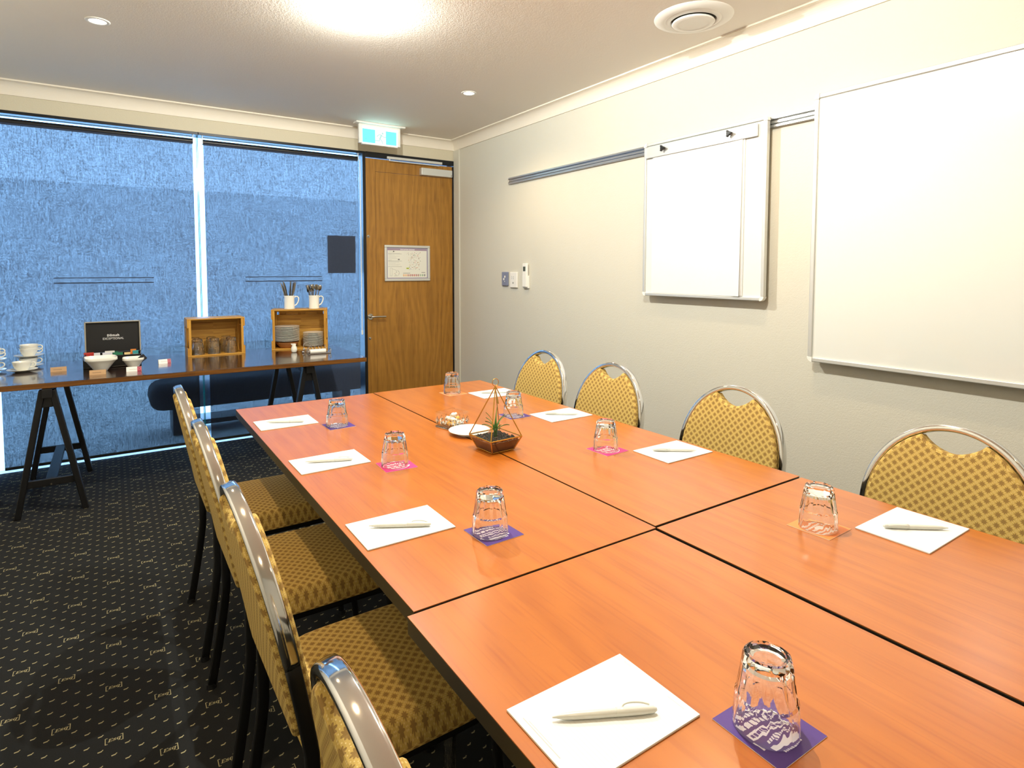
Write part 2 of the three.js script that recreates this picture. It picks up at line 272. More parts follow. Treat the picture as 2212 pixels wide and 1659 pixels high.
// framed evacuation plan on the door
{
  const p = thing('evacuation_plan', 'small silver framed evacuation plan hung on the oak door', 'framed plan', [-0.488, 1.237, -0.004]);
  const W = 0.446, Hh = 0.324, b = 0.022;
  for (const [n, x0, x1, y0, y1] of [['frame', -W / 2, W / 2, 0, b], ['frame', -W / 2, W / 2, Hh - b, Hh], ['frame', -W / 2, -W / 2 + b, b, Hh - b], ['frame', W / 2 - b, W / 2, b, Hh - b]]) part(p, n, rb(x0, x1, y0, y1, 0, 0.016, 0.004), M.aluMatte);
  const t = canvasTex(640, 440, (c, w, h) => {
    c.fillStyle = '#e6e6dc'; c.fillRect(0, 0, w, h); c.strokeStyle = '#9a93ab'; c.lineWidth = 14; c.strokeRect(6, 6, w - 12, h - 12); c.fillStyle = '#a08cA0'; c.fillRect(14, 14, w - 28, 26);
    c.fillStyle = '#fff'; c.font = 'bold 20px sans-serif'; c.textAlign = 'center'; c.fillText('EVACUATION DIAGRAM', w / 2, 34);
    c.strokeStyle = '#777'; c.lineWidth = 3; for (const y of [90, 190, 270]) { c.beginPath(); c.moveTo(20, y); c.lineTo(230, y); c.stroke(); }
    c.strokeStyle = '#aaa9a0'; c.lineWidth = 2; for (let k = 0; k < 16; k++) { const y = 55 + k * 13; if (y > 265) break; c.beginPath(); c.moveTo(26, y); c.lineTo(60 + 150 * hash(k, 3), y); c.stroke(); }
    c.fillStyle = '#444'; c.fillRect(96, 48, 20, 14); c.fillStyle = '#777'; c.fillRect(170, 160, 28, 16);
    c.strokeStyle = '#777'; c.lineWidth = 2; c.strokeRect(50, 290, 30, 110); c.beginPath(); c.moveTo(80, 300); c.lineTo(140, 320); c.lineTo(150, 350); c.stroke(); c.beginPath(); c.arc(150, 360, 40, -1, 2); c.stroke();
    const cols = ['#333', '#2d6b34', '#b33', '#555', '#778', '#c70'];
    for (let k = 0; k < 120; k++) { const q = hash(k, 9), x = 340 + 190 * q - (k > 60 ? 10 : 40) * hash(k, 1), y = 60 + 260 * hash(k, 5); c.fillStyle = cols[Math.floor(hash(k, 7) * 6)]; c.fillRect(x, y, 3 + 6 * hash(k, 2), 3 + 5 * hash(k, 4)); }
    for (let k = 0; k < 14; k++) { c.fillStyle = cols[k % 4]; c.fillRect(110 + 70 * hash(k, 21), 320 + 90 * hash(k, 22), 5, 5); }
    c.fillStyle = '#b9c23a'; c.fillRect(300, 285, 44, 18); c.fillStyle = '#4f7f2c'; c.fillRect(312, 288, 8, 12);
    ['#e09a3a', '#e8a23c', '#b5542e', '#a8322a', '#9c2020', '#c0392b', '#a33', '#a04a3a', '#8a8', '#696', '#555'].forEach((k, i) => { c.fillStyle = k; c.fillRect(250 + i * 33, 380, 20, 26); c.fillStyle = '#eee'; c.fillRect(256 + i * 33, 387, 8, 10); });
    c.fillStyle = '#888'; c.fillRect(250, 360, 110, 6); c.fillRect(540, 350, 60, 8);
  });
  const g = new THREE.PlaneGeometry(W - 2 * b, Hh - 2 * b); const m = bx(-(W / 2 - b), W / 2 - b, b, Hh - b, 0, 0.005); part(p, 'backing', m, M.whitePlastic);
  part(p, 'print', g, std({ map: t, roughness: 0.35 }), 0, Hh / 2, 0.006);
}
// illuminated exit sign on the ceiling
{
  const e = thing('exit_sign', 'lit green running-man exit sign hanging from the ceiling above the door', 'exit sign', [-0.835, H, 0.235]);
  part(e, 'ceiling_plate', rb(-0.215, 0.215, -0.012, 0, -0.035, 0.05, 0.004), M.whitePlastic);
  const b = part(e, 'sign_box', merge(rb(-0.182, -0.156, -0.168, -0.012, -0.014, 0.014, 0.004), rb(0.156, 0.182, -0.168, -0.012, -0.014, 0.014, 0.004), rb(-0.158, 0.158, -0.028, -0.012, -0.014, 0.014, 0.003), rb(-0.158, 0.158, -0.176, -0.166, -0.014, 0.014, 0.003), rb(-0.158, 0.158, -0.17, -0.02, -0.01, 0.002, 0.001)), M.whitePlastic);
  const t = canvasTex(640, 300, (c, w, h) => {
    c.fillStyle = '#eafffc'; c.fillRect(0, 0, w, h); c.fillStyle = '#63d8d2'; c.fillRect(14, 44, w - 28, h - 66); c.fillStyle = '#ffffff'; c.fillRect(240, 40, 190, h - 56);
    c.strokeStyle = '#8fb8ae'; c.lineCap = 'round'; c.lineWidth = 24; c.beginPath(); c.moveTo(350, 130); c.lineTo(322, 190); c.stroke();
    c.lineWidth = 15; const L = (...p) => { c.beginPath(); c.moveTo(p[0], p[1]); for (let i = 2; i < p.length; i += 2) c.lineTo(p[i], p[i + 1]); c.stroke(); };
    L(345, 120, 300, 125, 270, 155); L(350, 122, 385, 150, 425, 152); L(322, 195, 312, 228, 240, 226); L(330, 190, 358, 226, 374, 270);
    c.fillStyle = '#8fb8ae'; c.beginPath(); c.arc(374, 92, 17, 0, 7); c.fill();
    c.fillStyle = '#3a9a90'; c.fillRect(70, 205, 8, 10); c.fillRect(478, 232, 9, 9); c.fillRect(502, 244, 14, 5);
  });
  const f = part(e, 'lit_face', new THREE.PlaneGeometry(0.312, 0.142), std({ color: '#20302f', roughness: 0.4, emissive: '#ffffff', emissiveMap: t, emissiveIntensity: 1.55 }), 0, -0.097, 0.0035);
  const l = new THREE.RectAreaLight(new THREE.Color().setRGB(0.55, 1, 0.95), 1.6, 0.31, 0.14); l.name = 'exit_sign_light'; l.position.set(-0.835, H - 0.097, 0.235 + 0.006); l.lookAt(-0.835, H - 0.097, 3); scene.add(l);
}
// recessed downlights
function downlight(x, z, label) {
  const d = thing('downlight', label, 'downlight', [x, H, z], 0, 'recessed ceiling downlights');
  const ring = lathe([[0.036, 0.0], [0.037, -0.004], [0.048, -0.004], [0.052, -0.002], [0.053, 0]], 36); part(d, 'trim_ring', ring, M.whitePlastic);
  part(d, 'lamp_face', cyl(0.036, 0.036, 0.002, 32), std({ color: '#fff', emissive: new THREE.Color().setRGB(1, 0.9, 0.74), emissiveIntensity: 9 }), 0, -0.0012, 0);
  const s = new THREE.SpotLight(WARM, DOWN_CD, 0, 1.22, 0.55, 2); s.name = 'downlight_beam'; s.position.set(x, H - 0.006, z); s.target.position.set(x, 0, z); s.castShadow = true; s.shadow.radius = 1.5; scene.add(s, s.target);
}
downlight(-2.755, 1.45, 'small round downlight in the ceiling near the left blind');
downlight(-0.66, 1.43, 'small round downlight in the ceiling near the room corner');
downlight(-2.755, 3.54, 'recessed downlight over the near left chairs, out of frame');
downlight(-0.66, 3.54, 'recessed downlight above the flip chart, out of frame');
downlight(-2.755, 5.64, 'recessed downlight at the near left end, out of frame');
downlight(-0.66, 5.64, 'recessed downlight at the near right end, out of frame');
// frosted oyster lights down the middle of the ceiling
function oyster(x, z, label) {
  const o = thing('oyster_light', label, 'ceiling light', [x, H, z], 0, 'round oyster ceiling lights');
  part(o, 'base_ring', lathe([[0, 0], [0.15, 0], [0.15, -0.004], [0, -0.004]], 48), M.whitePlastic);
  const pts = []; for (let k = 0; k <= 14; k++) { const a = k / 14 * Math.PI / 2; pts.push([0.16 * Math.cos(a), -0.003 - 0.06 * Math.sin(a)]); }
  part(o, 'lamp_diffuser', lathe(pts.reverse(), 48), std({ color: '#ffffff', roughness: 0.5, emissive: WHITE, emissiveIntensity: 10 }));
  const l = new THREE.PointLight(WHITE, OYSTER_CD, 0, 2); l.name = 'oyster_lamp'; l.position.set(x, H - 0.012, z); l.castShadow = true; l.shadow.radius = 0.5; scene.add(l);
}
oyster(-1.735, 2.3, 'very bright round frosted ceiling light above the far table end');
oyster(-1.72, 3.75, 'second round frosted ceiling light, seen mirrored in the large whiteboard');
// round air vent
{
  const v = thing('air_vent', 'round white air diffuser in the ceiling near the right wall', 'air vent', [-0.372, H, 3.09]);
  part(v, 'outer_ring', lathe([[0.118, 0], [0.122, -0.012], [0.14, -0.016], [0.165, -0.012], [0.182, -0.004], [0.184, 0]], 56), M.whitePlastic);
  part(v, 'throat', lathe([[0.118, 0], [0.105, -0.001], [0.0, -0.001]], 48), std({ color: '#4a4436', roughness: 0.8 }));
  part(v, 'inner_ring', lathe([[0.105, -0.001], [0.108, -0.02], [0.128, -0.014], [0.132, -0.01]], 56), M.whitePlastic);
  const disc = part(v, 'centre_disc', lathe([[0, -0.03], [0.07, -0.031], [0.073, -0.033], [0.095, -0.031], [0.1, -0.026], [0.096, -0.02], [0, -0.02]], 56), M.whitePlastic);
}
// ---------------------------------------------------------------- outside
{
  const g = mesh('paving', bx(-14, 10, -0.14, -0.02, -30, -0.155), std({ color: '#c9cbc8', roughness: 0.9 }), scene); g.userData.kind = 'structure'; g.userData.label = 'pale paving outside the window';
  const s = mesh('wall_outside', bx(-14, 10, -0.02, 2.75, -7.2, -7), std({ color: '#eef1f4', roughness: 0.9 }), scene); s.userData.kind = 'structure'; s.userData.label = 'pale building wall across the yard, seen only through the blinds';
  const b = thing('outdoor_bench', 'dark bench outside, a black shape behind the lower right blind', 'bench', [-1.62, -0.02, -0.62]);
  part(b, 'seat', rb(-0.9, 1.1, 0.21, 0.44, -0.2, 0.22, 0.1), std({ color: '#15151a', roughness: 0.8 }));
  for (const x of [-0.7, 0.7]) part(b, 'leg', rb(x - 0.04, x + 0.04, 0, 0.24, -0.16, 0.16, 0.01), M.black);
  part(b, 'shelf', rb(-0.68, 0.68, 0.06, 0.1, -0.14, 0.14, 0.01), M.black);
}
// ================================================================ meeting tables
function meetingTable(x0, x1, z0, z1, v, label) {
  const w = x1 - x0, l = z1 - z0, t = thing('meeting_table', label, 'table', [(x0 + x1) / 2, 0, (z0 + z1) / 2], 0, 'four folding tables pushed together');
  const top = bx(-w / 2, w / 2, 0.7385, 0.74, -l / 2, l / 2); { const uv = top.attributes.uv; for (let i = 0; i < uv.count; i++) uv.setXY(i, uv.getX(i) + w / 2, uv.getY(i) + l / 2); }
  part(t, 'laminate_top', top, lamMat[v]);
  part(t, 'edge_band', rb(-w / 2, w / 2, 0.708, 0.7388, -l / 2, l / 2, 0.002), M.tableEdge);
  part(t, 'apron_rail', merge(bx(-w / 2 + 0.05, -w / 2 + 0.075, 0.665, 0.709, -l / 2 + 0.12, l / 2 - 0.12), bx(w / 2 - 0.075, w / 2 - 0.05, 0.665, 0.709, -l / 2 + 0.12, l / 2 - 0.12)), M.black);
  for (const s of [-1, 1]) {
    const z = s * (l / 2 - 0.22);
    part(t, 'folding_leg', merge(rod(V(-0.12, 0.03, z), V(-0.12, 0.71, z), 0.014, 12), rod(V(0.12, 0.03, z), V(0.12, 0.71, z), 0.014, 12), rod(V(-w / 2 + 0.03, 0.03, z), V(w / 2 - 0.03, 0.03, z), 0.014, 12), rod(V(-0.12, 0.4, z), V(0.12, 0.4, z), 0.01, 10)), M.chrome);
    for (const k of [-1, 1]) part(t, 'foot', rbox(0.04, 0.03, 0.04, 0.006), M.black, k * (w / 2 - 0.04), 0.015, z);
  }
  return t;
}
meetingTable(-2.311, -1.698, 2.286, 4.097, 0, 'cherry laminate folding table at the far left, nearest the blinds');
meetingTable(-1.6915, -1.087, 2.282, 4.089, 1, 'cherry laminate folding table at the far right, nearest the door');
meetingTable(-2.3265, -1.7085, 4.104, 5.905, 1, 'cherry laminate folding table at the near left, below the camera');
meetingTable(-1.6965, -1.093, 4.098, 5.9, 0, 'cherry laminate folding table at the near right, in front of the large whiteboard');
const TY = 0.74;

// ================================================================ chairs
// local: faces +x, origin on the floor below the rear of the seat
const sideX = (y) => y > 0.47 ? -0.09 * Math.pow((y - 0.47) / 0.45, 1.15) : y > 0.33 ? 0 : -0.05 * Math.pow((0.33 - y) / 0.33, 1.2);
const sideN = (y) => { const d = (sideX(y + 0.005) - sideX(y - 0.005)) / 0.01, L = Math.hypot(1, d); return V(1 / L, -d / L, 0); };
function sweep(pts, hw, ht, seg = 12) {   // flat-oval tube along points (u across, y up) on the back's curved surface
  const pos = [], idx = [], uv = [], P = pts.map(([u, y]) => V(sideX(y), y, u));
  for (let i = 0; i < P.length; i++) {
    const t = new THREE.Vector3().subVectors(P[Math.min(i + 1, P.length - 1)], P[Math.max(i - 1, 0)]).normalize(), n = sideN(P[i].y); n.addScaledVector(t, -n.dot(t)).normalize();
    const b = new THREE.Vector3().crossVectors(t, n);
    for (let k = 0; k < seg; k++) { const a = k / seg * 2 * Math.PI, c = Math.cos(a), s = Math.sin(a), e = 0.55; const q = P[i].clone().addScaledVector(n, hw * Math.sign(c) * Math.abs(c) ** e).addScaledVector(b, ht * Math.sign(s) * Math.abs(s) ** e); pos.push(q.x, q.y, q.z); uv.push(i / P.length, k / seg); }
  }
  for (let i = 0; i < P.length - 1; i++) for (let k = 0; k < seg; k++) { const a = i * seg + k, b = i * seg + (k + 1) % seg; idx.push(a, b, a + seg, b, b + seg, a + seg); }
  for (const [st, dir] of [[0, 1], [(P.length - 1) * seg, -1]]) for (let k = 1; k < seg - 1; k++) idx.push(...(dir > 0 ? [st, st + k + 1, st + k] : [st, st + k, st + k + 1]));
  const g = new THREE.BufferGeometry(); g.setAttribute('position', new THREE.Float32BufferAttribute(pos, 3)); g.setAttribute('uv', new THREE.Float32BufferAttribute(uv, 2)); g.setIndex(idx); g.computeVertexNormals();
  return g;
}
const HW = 0.205, YA = 0.675, YT = 0.911;   // arch centre line
function bendPad(g, n0) { // shape (u, y, depth) to the back's surface
  const p = g.attributes.position; for (let i = 0; i < p.count; i++) { const u = p.getX(i), y = p.getY(i), d = p.getZ(i) + n0, n = sideN(y); p.setXYZ(i, sideX(y) + n.x * d, y + n.y * d, -u); } g.computeVertexNormals(); return g;
}
function fineExtrude(shape, depth, bevel) { return extrude(shape, depth, bevel, 3, 24); }
function padShape(inset) {
  const s = new THREE.Shape(), w = HW - 0.011 - inset, top = YT - 0.011 - inset, b = 0.5 + inset; const pts = [];
  pts.push([-w + 0.02, b], [w - 0.02, b], [w, b + 0.03]); for (let k = 1; k < 6; k++) pts.push([w, b + 0.03 + (YA - b - 0.03) * k / 6]);
  const sc = 0.074, e = (t) => [w * Math.cos(t), YA + (top - YA) * Math.sin(t)];
  const t0 = Math.acos(sc / w); for (let k = 0; k <= 14; k++) pts.push(e(t0 * k / 14));
  const ys = e(t0)[1]; for (let k = 1; k < 12; k++) { const q = k / 12, u = sc * (1 - 2 * q); pts.push([u, ys - 0.036 * Math.sin(Math.PI * q) ** 0.8]); }
  for (let k = 14; k >= 0; k--) { const [x, y] = e(t0 * k / 14); pts.push([-x, y]); }
  for (let k = 5; k >= 1; k--) pts.push([-w, b + 0.03 + (YA - b - 0.03) * k / 6]); pts.push([-w, b + 0.03]);
  pts.forEach(([x, y], i) => i ? s.lineTo(x, y) : s.moveTo(x, y)); return s;
}
// a grid-filled pad so that the curved back stays smooth
function pad(depth, dir, n0) {
  const g = fineExtrude(padShape(0), depth, 0.009); const q = new THREE.Matrix4(); if (dir < 0) { g.translate(0, 0, -depth); } return bendPad(g, n0);
}
const archPts = []; archPts.push([-HW, 0.652], [-HW, 0.664]); for (let k = 0; k <= 48; k++) { const a = Math.PI - k / 48 * Math.PI; archPts.push([HW * Math.cos(a), YA + (YT - YA) * Math.sin(a)]); } archPts.push([HW, 0.664], [HW, 0.652]);
const archGeo = sweep(archPts, 0.0145, 0.0095, 16);
const legGeo = (s) => { const p = []; for (let k = 0; k <= 22; k++) { const y = 0.654 - 0.642 * k / 22; p.push([s * (HW + (y < 0.3 ? (0.3 - y) * 0.03 : 0)), y]); } return sweep(p, 0.0135, 0.009, 12); };
const seatGeo = (() => {
  const sh = rrShape(0.43, 0.42, 0.06, 0, 0), g = extrude(sh, 0.034, 0.016, 4, 10); g.rotateX(-Math.PI / 2);
  // dome the top
  let k = g.toNonIndexed ? g : g; const p = k.attributes.position; for (let i = 0; i < p.count; i++) { const x = p.getX(i), z = p.getZ(i), y = p.getY(i); if (y > 0.02) p.setY(i, y + 0.0); }
  k.computeVertexNormals(); return k;
})();
const seatTop = (() => { // gently domed upholstery as a fine grid
  const N = 22, pos = [], uv = [], idx = []; const ring = (r, a) => { const n = 5.5, c = Math.cos(a), s = Math.sin(a), q = Math.pow(Math.pow(Math.abs(c), n) + Math.pow(Math.abs(s), n), -1 / n); return [0.21 * r * c * q, 0.215 * r * s * q]; };
  const A = 64; for (let i = 0; i <= N; i++) { const r = i / N; for (let k = 0; k < A; k++) { const [x, z] = ring(r, k / A * 2 * Math.PI); const rr2 = r; let y = 0.474 - 0.014 * rr2 ** 2; if (rr2 > 0.86) y -= 0.05 * Math.pow((rr2 - 0.86) / 0.14, 2.2); pos.push(x, y, z); uv.push(x, z); } }
  const skirt = N * A; for (let k = 0; k < A; k++) { pos.push(pos[(skirt + k) * 3], 0.402, pos[(skirt + k) * 3 + 2]); uv.push(uv[(skirt + k) * 2], uv[(skirt + k) * 2 + 1] + 0.02); }
  for (let i = 0; i <= N; i++) for (let k = 0; k < A; k++) { const a = i * A + k, b = i * A + (k + 1) % A; idx.push(a, a + A, b, b, a + A, b + A); }
  const g = new THREE.BufferGeometry(); g.setAttribute('position', new THREE.Float32BufferAttribute(pos, 3)); g.setAttribute('uv', new THREE.Float32BufferAttribute(uv, 2)); g.setIndex(idx.map((v, i, arr) => arr[i - (i % 3) + [0, 2, 1][i % 3]])); g.computeVertexNormals(); return g;
})();
function makeChair(label, pos, turn, group) {
  const c = thing('banquet_chair', label, 'chair', pos, turn, group);
  part(c, 'chrome_arch', archGeo, M.chrome).userData.label = 'polished chrome hoop around the backrest';
  part(c, 'rear_leg', legGeo(-1), M.blackPaint); part(c, 'rear_leg', legGeo(1), M.blackPaint);
  part(c, 'backrest', pad(0.014, 1, 0.001), M.fabric); part(c, 'back_panel', pad(0.012, -1, -0.001), M.fabric);
  part(c, 'seat', seatTop, M.fabric, 0.222, 0, 0);
  part(c, 'seat_frame', merge(rbox(0.39, 0.012, 0.4, 0.004).translate(0.222, 0.396, 0), bar(V(0.01, 0.392, -0.2), V(0.41, 0.392, -0.2), 0.02, 0.02), bar(V(0.01, 0.392, 0.2), V(0.41, 0.392, 0.2), 0.02, 0.02)), M.blackPaint);
  for (const s of [-1, 1]) {
    part(c, 'front_leg', merge(rod(V(0.39, 0.395, s * 0.19), V(0.43, 0.012, s * 0.2), 0.011, 12)), M.blackPaint);
    part(c, 'glide', cyl(0.013, 0.015, 0.014, 14), M.black, 0.43, 0.007, s * 0.2); part(c, 'glide', cyl(0.013, 0.015, 0.014, 14), M.black, -0.05, 0.007, s * 0.2141);
  }
  return c;
}
const chair0 = makeChair('gold patterned banquet chair on the left side, farthest from the camera', [-2.46, 0, 2.6], 0, 'gold banquet chairs around the meeting table');
copy(chair0, 'gold patterned banquet chair on the left side, second from the blinds', [-2.46, 0, 3.19], 0);
copy(chair0, 'gold patterned banquet chair on the left side, third from the blinds', [-2.465, 0, 3.79], 0.01);
copy(chair0, 'gold patterned banquet chair nearest the camera, only its chrome hoop in view', [-2.46, 0, 4.46], 0);
copy(chair0, 'gold patterned banquet chair on the right side, nearest the door', [-0.945, 0, 2.575], Math.PI);
copy(chair0, 'gold patterned banquet chair on the right side, second from the door', [-0.945, 0, 3.085], Math.PI);
copy(chair0, 'gold patterned banquet chair below the flip chart and large whiteboard gap', [-0.945, 0, 3.72], Math.PI);
copy(chair0, 'gold patterned banquet chair below the large whiteboard, cut by the right picture edge', [-0.945, 0, 4.39], Math.PI);

// ================================================================ wall boards
{ // hanging rail
  const r = thing('hanging_rail', 'long grooved aluminium rail fixed along the right wall', 'rail', [0, 2.036, 0]);
  part(r, 'rail_back', rb(-0.006, 0, 0, 0.052, 0.957, 6.2, 0.001), M.alu);
  for (const [y0, y1, d] of [[0, 0.014, 0.02], [0.019, 0.033, 0.016], [0.039, 0.052, 0.022]]) part(r, 'rib', rb(-d, -0.003, y0, y1, 0.957, 6.2, 0.003), M.alu);
  part(r, 'end_cap', rb(-0.019, -0.002, 0.002, 0.05, 0.953, 0.9575, 0.001), M.steel);
}
function boardFrame(g, z0, z1, y0, y1, xb, xf, bw) {
  const r = 0.022;
  part(g, 'frame', rb(xf, xb, y1 - bw, y1, z0 + r, z1 - r, 0.004), M.aluMatte); part(g, 'frame', rb(xf, xb, y0, y0 + bw, z0 + r, z1 - r, 0.004), M.aluMatte);
  part(g, 'frame', rb(xf, xb, y0 + r, y1 - r, z0, z0 + bw, 0.004), M.aluMatte); part(g, 'frame', rb(xf, xb, y0 + r, y1 - r, z1 - bw, z1, 0.004), M.aluMatte);
  for (const [z, y, a] of [[z0 + r, y1 - r, 0.5], [z1 - r, y1 - r, 0], [z0 + r, y0 + r, 1], [z1 - r, y0 + r, 1.5]]) {
    const s = new THREE.Shape(); s.absarc(0, 0, r + 0.001, a * Math.PI, (a + 0.5) * Math.PI); s.absarc(0, 0, r - bw, (a + 0.5) * Math.PI, a * Math.PI, true);
    const c = extrude(s, xb - xf + 0.001, 0); c.applyMatrix4(new THREE.Matrix4().makeBasis(V(0, 0, 1), V(0, 1, 0), V(-1, 0, 0)).setPosition(xb, y, z)); part(g, 'corner_cap', c, M.whitePlastic);
  }
}
M.board = phys({ color: '#e3e6e1', roughness: 0.16, clearcoat: 0.7, clearcoatRoughness: 0.06 });
{ // flip chart board
  const f = thing('flip_chart', 'small framed flip-chart whiteboard with a clamp bar hanging on the rail', 'flip chart', [0, 0, 0]);
  const z0 = 2.485, z1 = 3.292, y0 = 1.185, y1 = 2.09;
  boardFrame(f, z0, z1, y0, y1, -0.036, -0.06, 0.018);
  part(f, 'board', bx(-0.05, -0.038, y0 + 0.012, y1 - 0.012, z0 + 0.012, z1 - 0.012), M.board);
  part(f, 'hanger_hook', merge(rb(-0.04, -0.0225, 2.0, 2.085, z0 + 0.1, z0 + 0.16, 0.002), rb(-0.04, -0.0225, 2.0, 2.085, z1 - 0.16, z1 - 0.1, 0.002)), M.alu);
  const k = part(f, 'clamp_bar', rb(-0.066, -0.058, 2.0, 2.064, z0 + 0.02, z1 - 0.05, 0.002), M.aluMatte);
  for (const z of [2.648, 3.09]) {
    const s = new THREE.Shape(); for (let i = 0; i <= 36; i++) { const a = i / 36 * 2 * Math.PI, r = 0.011 + 0.0085 * Math.max(0, Math.cos(3 * a)) ; i ? s.lineTo(r * Math.cos(a), r * Math.sin(a)) : s.moveTo(r, 0); }
    const g = extrude(s, 0.01, 0.002); g.rotateY(-Math.PI / 2); part(k, 'clamp_knob', merge(g, cyl(0.004, 0.004, 0.016, 10).rotateZ(Math.PI / 2).translate(0.006, 0, 0)), M.black, -0.08, 2.038, z).userData.label = 'black three-armed clamp knob';
  }
  const p = thing('paper_pad', 'blank white paper pad clipped in the flip chart', 'paper pad', [0, 0, 0]);
  const sheet = (w0, w1, yb, yt, x, curl) => { const g = new THREE.PlaneGeometry(1, 1, 24, 4), q = g.attributes.position; for (let i = 0; i < q.count; i++) { const u = q.getX(i) + 0.5, v = q.getY(i) + 0.5; q.setXYZ(i, x - curl * Math.pow(u, 10) * (1 - 0.7 * v), yb + (yt - yb) * v, w0 + (w1 - w0) * u); } g.computeVertexNormals(); return g; };
  const paper = std({ color: '#e8e9e8', roughness: 0.8, side: THREE.DoubleSide });
  part(p, 'sheets', bx(-0.0562, -0.0505, y0 + 0.021, 2.03, 2.56, 3.168), paper); part(p, 'top_sheet', sheet(2.554, 3.158, y0 + 0.0185, 2.028, -0.0575, 0.012), paper);
}
{ // large whiteboard
  const w = thing('whiteboard', 'large glossy framed whiteboard hanging on the rail at right', 'whiteboard', [0, 0, 0]);
  const z0 = 3.523, z1 = 5.36, y0 = 0.917, y1 = 2.132;
  boardFrame(w, z0, z1, y0, y1, -0.036, -0.061, 0.02);
  part(w, 'board', bx(-0.052, -0.038, y0 + 0.012, y1 - 0.012, z0 + 0.012, z1 - 0.012), M.board);
  part(w, 'hanger_hook', merge(rb(-0.04, -0.0225, 2.0, 2.1, z0 + 0.2, z0 + 0.28, 0.002), rb(-0.04, -0.0225, 2.0, 2.1, z1 - 0.28, z1 - 0.2, 0.002)), M.alu);
}
// wall controls
{
  const t = thing('touch_switch', 'grey touch panel on the wall nearest the corner', 'wall switch', [0, 1.207, 0.896]);
  part(t, 'panel', rb(-0.018, 0, 0, 0.115, -0.042, 0.042, 0.005), std({ color: '#7d86a0', roughness: 0.3 }));
  for (const [y, z, r] of [[0.075, 0.008, 0.01], [0.055, -0.008, 0.01], [0.036, 0.004, 0.005]]) part(t, 'touch_icon', cyl(r, r, 0.001, 16).rotateZ(Math.PI / 2), M.whitePlastic, -0.0183, y, z);
  const c = thing('fan_controller', 'white wall controller with small buttons, between the touch panel and the remote', 'wall switch', [0, 1.193, 1.024]);
  const cp = part(c, 'plate', rb(-0.016, 0, 0, 0.128, -0.05, 0.05, 0.005), M.whitePlastic);
  for (const [y, z] of [[0.09, -0.02], [0.09, 0.005], [0.075, -0.02], [0.075, 0.005]]) part(c, 'button', cyl(0.005, 0.005, 0.002, 12).rotateZ(Math.PI / 2), M.aluMatte, -0.0165, y, z);
  part(c, 'knob', rb(-0.019, -0.015, 0.034, 0.046, -0.006, 0.006, 0.001), std({ color: '#8b8b86', roughness: 0.5 }));
  const r = thing('air_conditioner_remote', 'white handheld remote in a wall cradle', 'remote control', [0, 1.193, 1.2]);
  part(r, 'cradle', rb(-0.016, 0, 0, 0.1, -0.034, 0.034, 0.004), M.whitePlastic); part(r, 'body', rb(-0.03, -0.008, 0.008, 0.197, -0.028, 0.028, 0.006), M.whitePlastic);
  part(r, 'display', rb(-0.0315, -0.029, 0.135, 0.172, -0.016, 0.016, 0.001), std({ color: '#4b544c', roughness: 0.3 })); part(r, 'cover_flap', rb(-0.0315, -0.029, 0.014, 0.1, -0.025, 0.025, 0.002), M.whitePlastic);
}

// ================================================================ things on the meeting tables
// notepads and pens
const padTop = canvasTex(512, 364, (c, w, h) => {
  c.fillStyle = '#dfe2e1'; c.fillRect(0, 0, w, h); c.fillStyle = '#b4b8b6'; c.fillRect(22, 60, 3, 190); c.fillRect(31, 80, 2, 120);
  c.strokeStyle = 'rgba(180,190,190,.35)'; c.lineWidth = 1; for (let x = 60; x < w - 50; x += 15) { c.beginPath(); c.moveTo(x, 30); c.lineTo(x, h - 24); c.stroke(); }
  c.save(); c.translate(w - 22, 40); c.rotate(Math.PI / 2); c.fillStyle = '#b9bdbb'; c.font = '13px sans-serif'; c.fillText('Notes', 0, 0); c.restore(); c.fillStyle = '#c3c7c9'; c.fillRect(w - 26, 250, 3, 70);
});
const padMat = std({ map: padTop, roughness: 0.75 }), padSide = std({ color: '#dcdedb', roughness: 0.8 });
const padBlock = rbox(0.212, 0.003, 0.152, 0.001), padFace = new THREE.PlaneGeometry(0.2115, 0.1515); padFace.rotateX(-Math.PI / 2);
const penWhite = phys({ color: '#d5d7d0', roughness: 0.25, clearcoat: 0.5 });
function penParts(p) {
  part(p, 'barrel', lathe([[0, 0], [0.0012, 0], [0.0016, 0.004], [0.0036, 0.014], [0.0048, 0.03], [0.0052, 0.06], [0.0052, 0.088], [0, 0.088]], 20).rotateZ(-Math.PI / 2), penWhite, -0.07, 0.0052, 0);
  part(p, 'cap', lathe([[0, 0], [0.0054, 0], [0.0056, 0.01], [0.0054, 0.035], [0.0042, 0.052], [0.002, 0.056], [0, 0.056]], 20).rotateZ(-Math.PI / 2), penWhite, 0.0165, 0.0056, 0);
  part(p, 'clip', tube([V(0.024, 0.007, -0.004), V(0.03, 0.0105, -0.0075), V(0.05, 0.011, -0.008), V(0.064, 0.0085, -0.006)], 0.0013, 20, 8), penWhite);
}
const spots = [
  [-2.186, 2.636, 'far left corner of the tables', 28, 0], [-2.187, 3.203, 'left side, second from the blinds', 22.5, 0], [-2.192, 3.762, 'left side, third from the blinds', 30, 0], [-2.2, 4.46, 'left side nearest the camera, largest in view', 28, 0],
  [-1.209, 2.623, 'far right corner behind the glass terrarium', 27, 1], [-1.21, 3.137, 'right side, second from the door', 37, 1], [-1.213, 3.728, 'right side below the flip chart', 36, 1], [-1.211, 4.432, 'right side below the large whiteboard', 38, 1]];
let pad0, pen0;
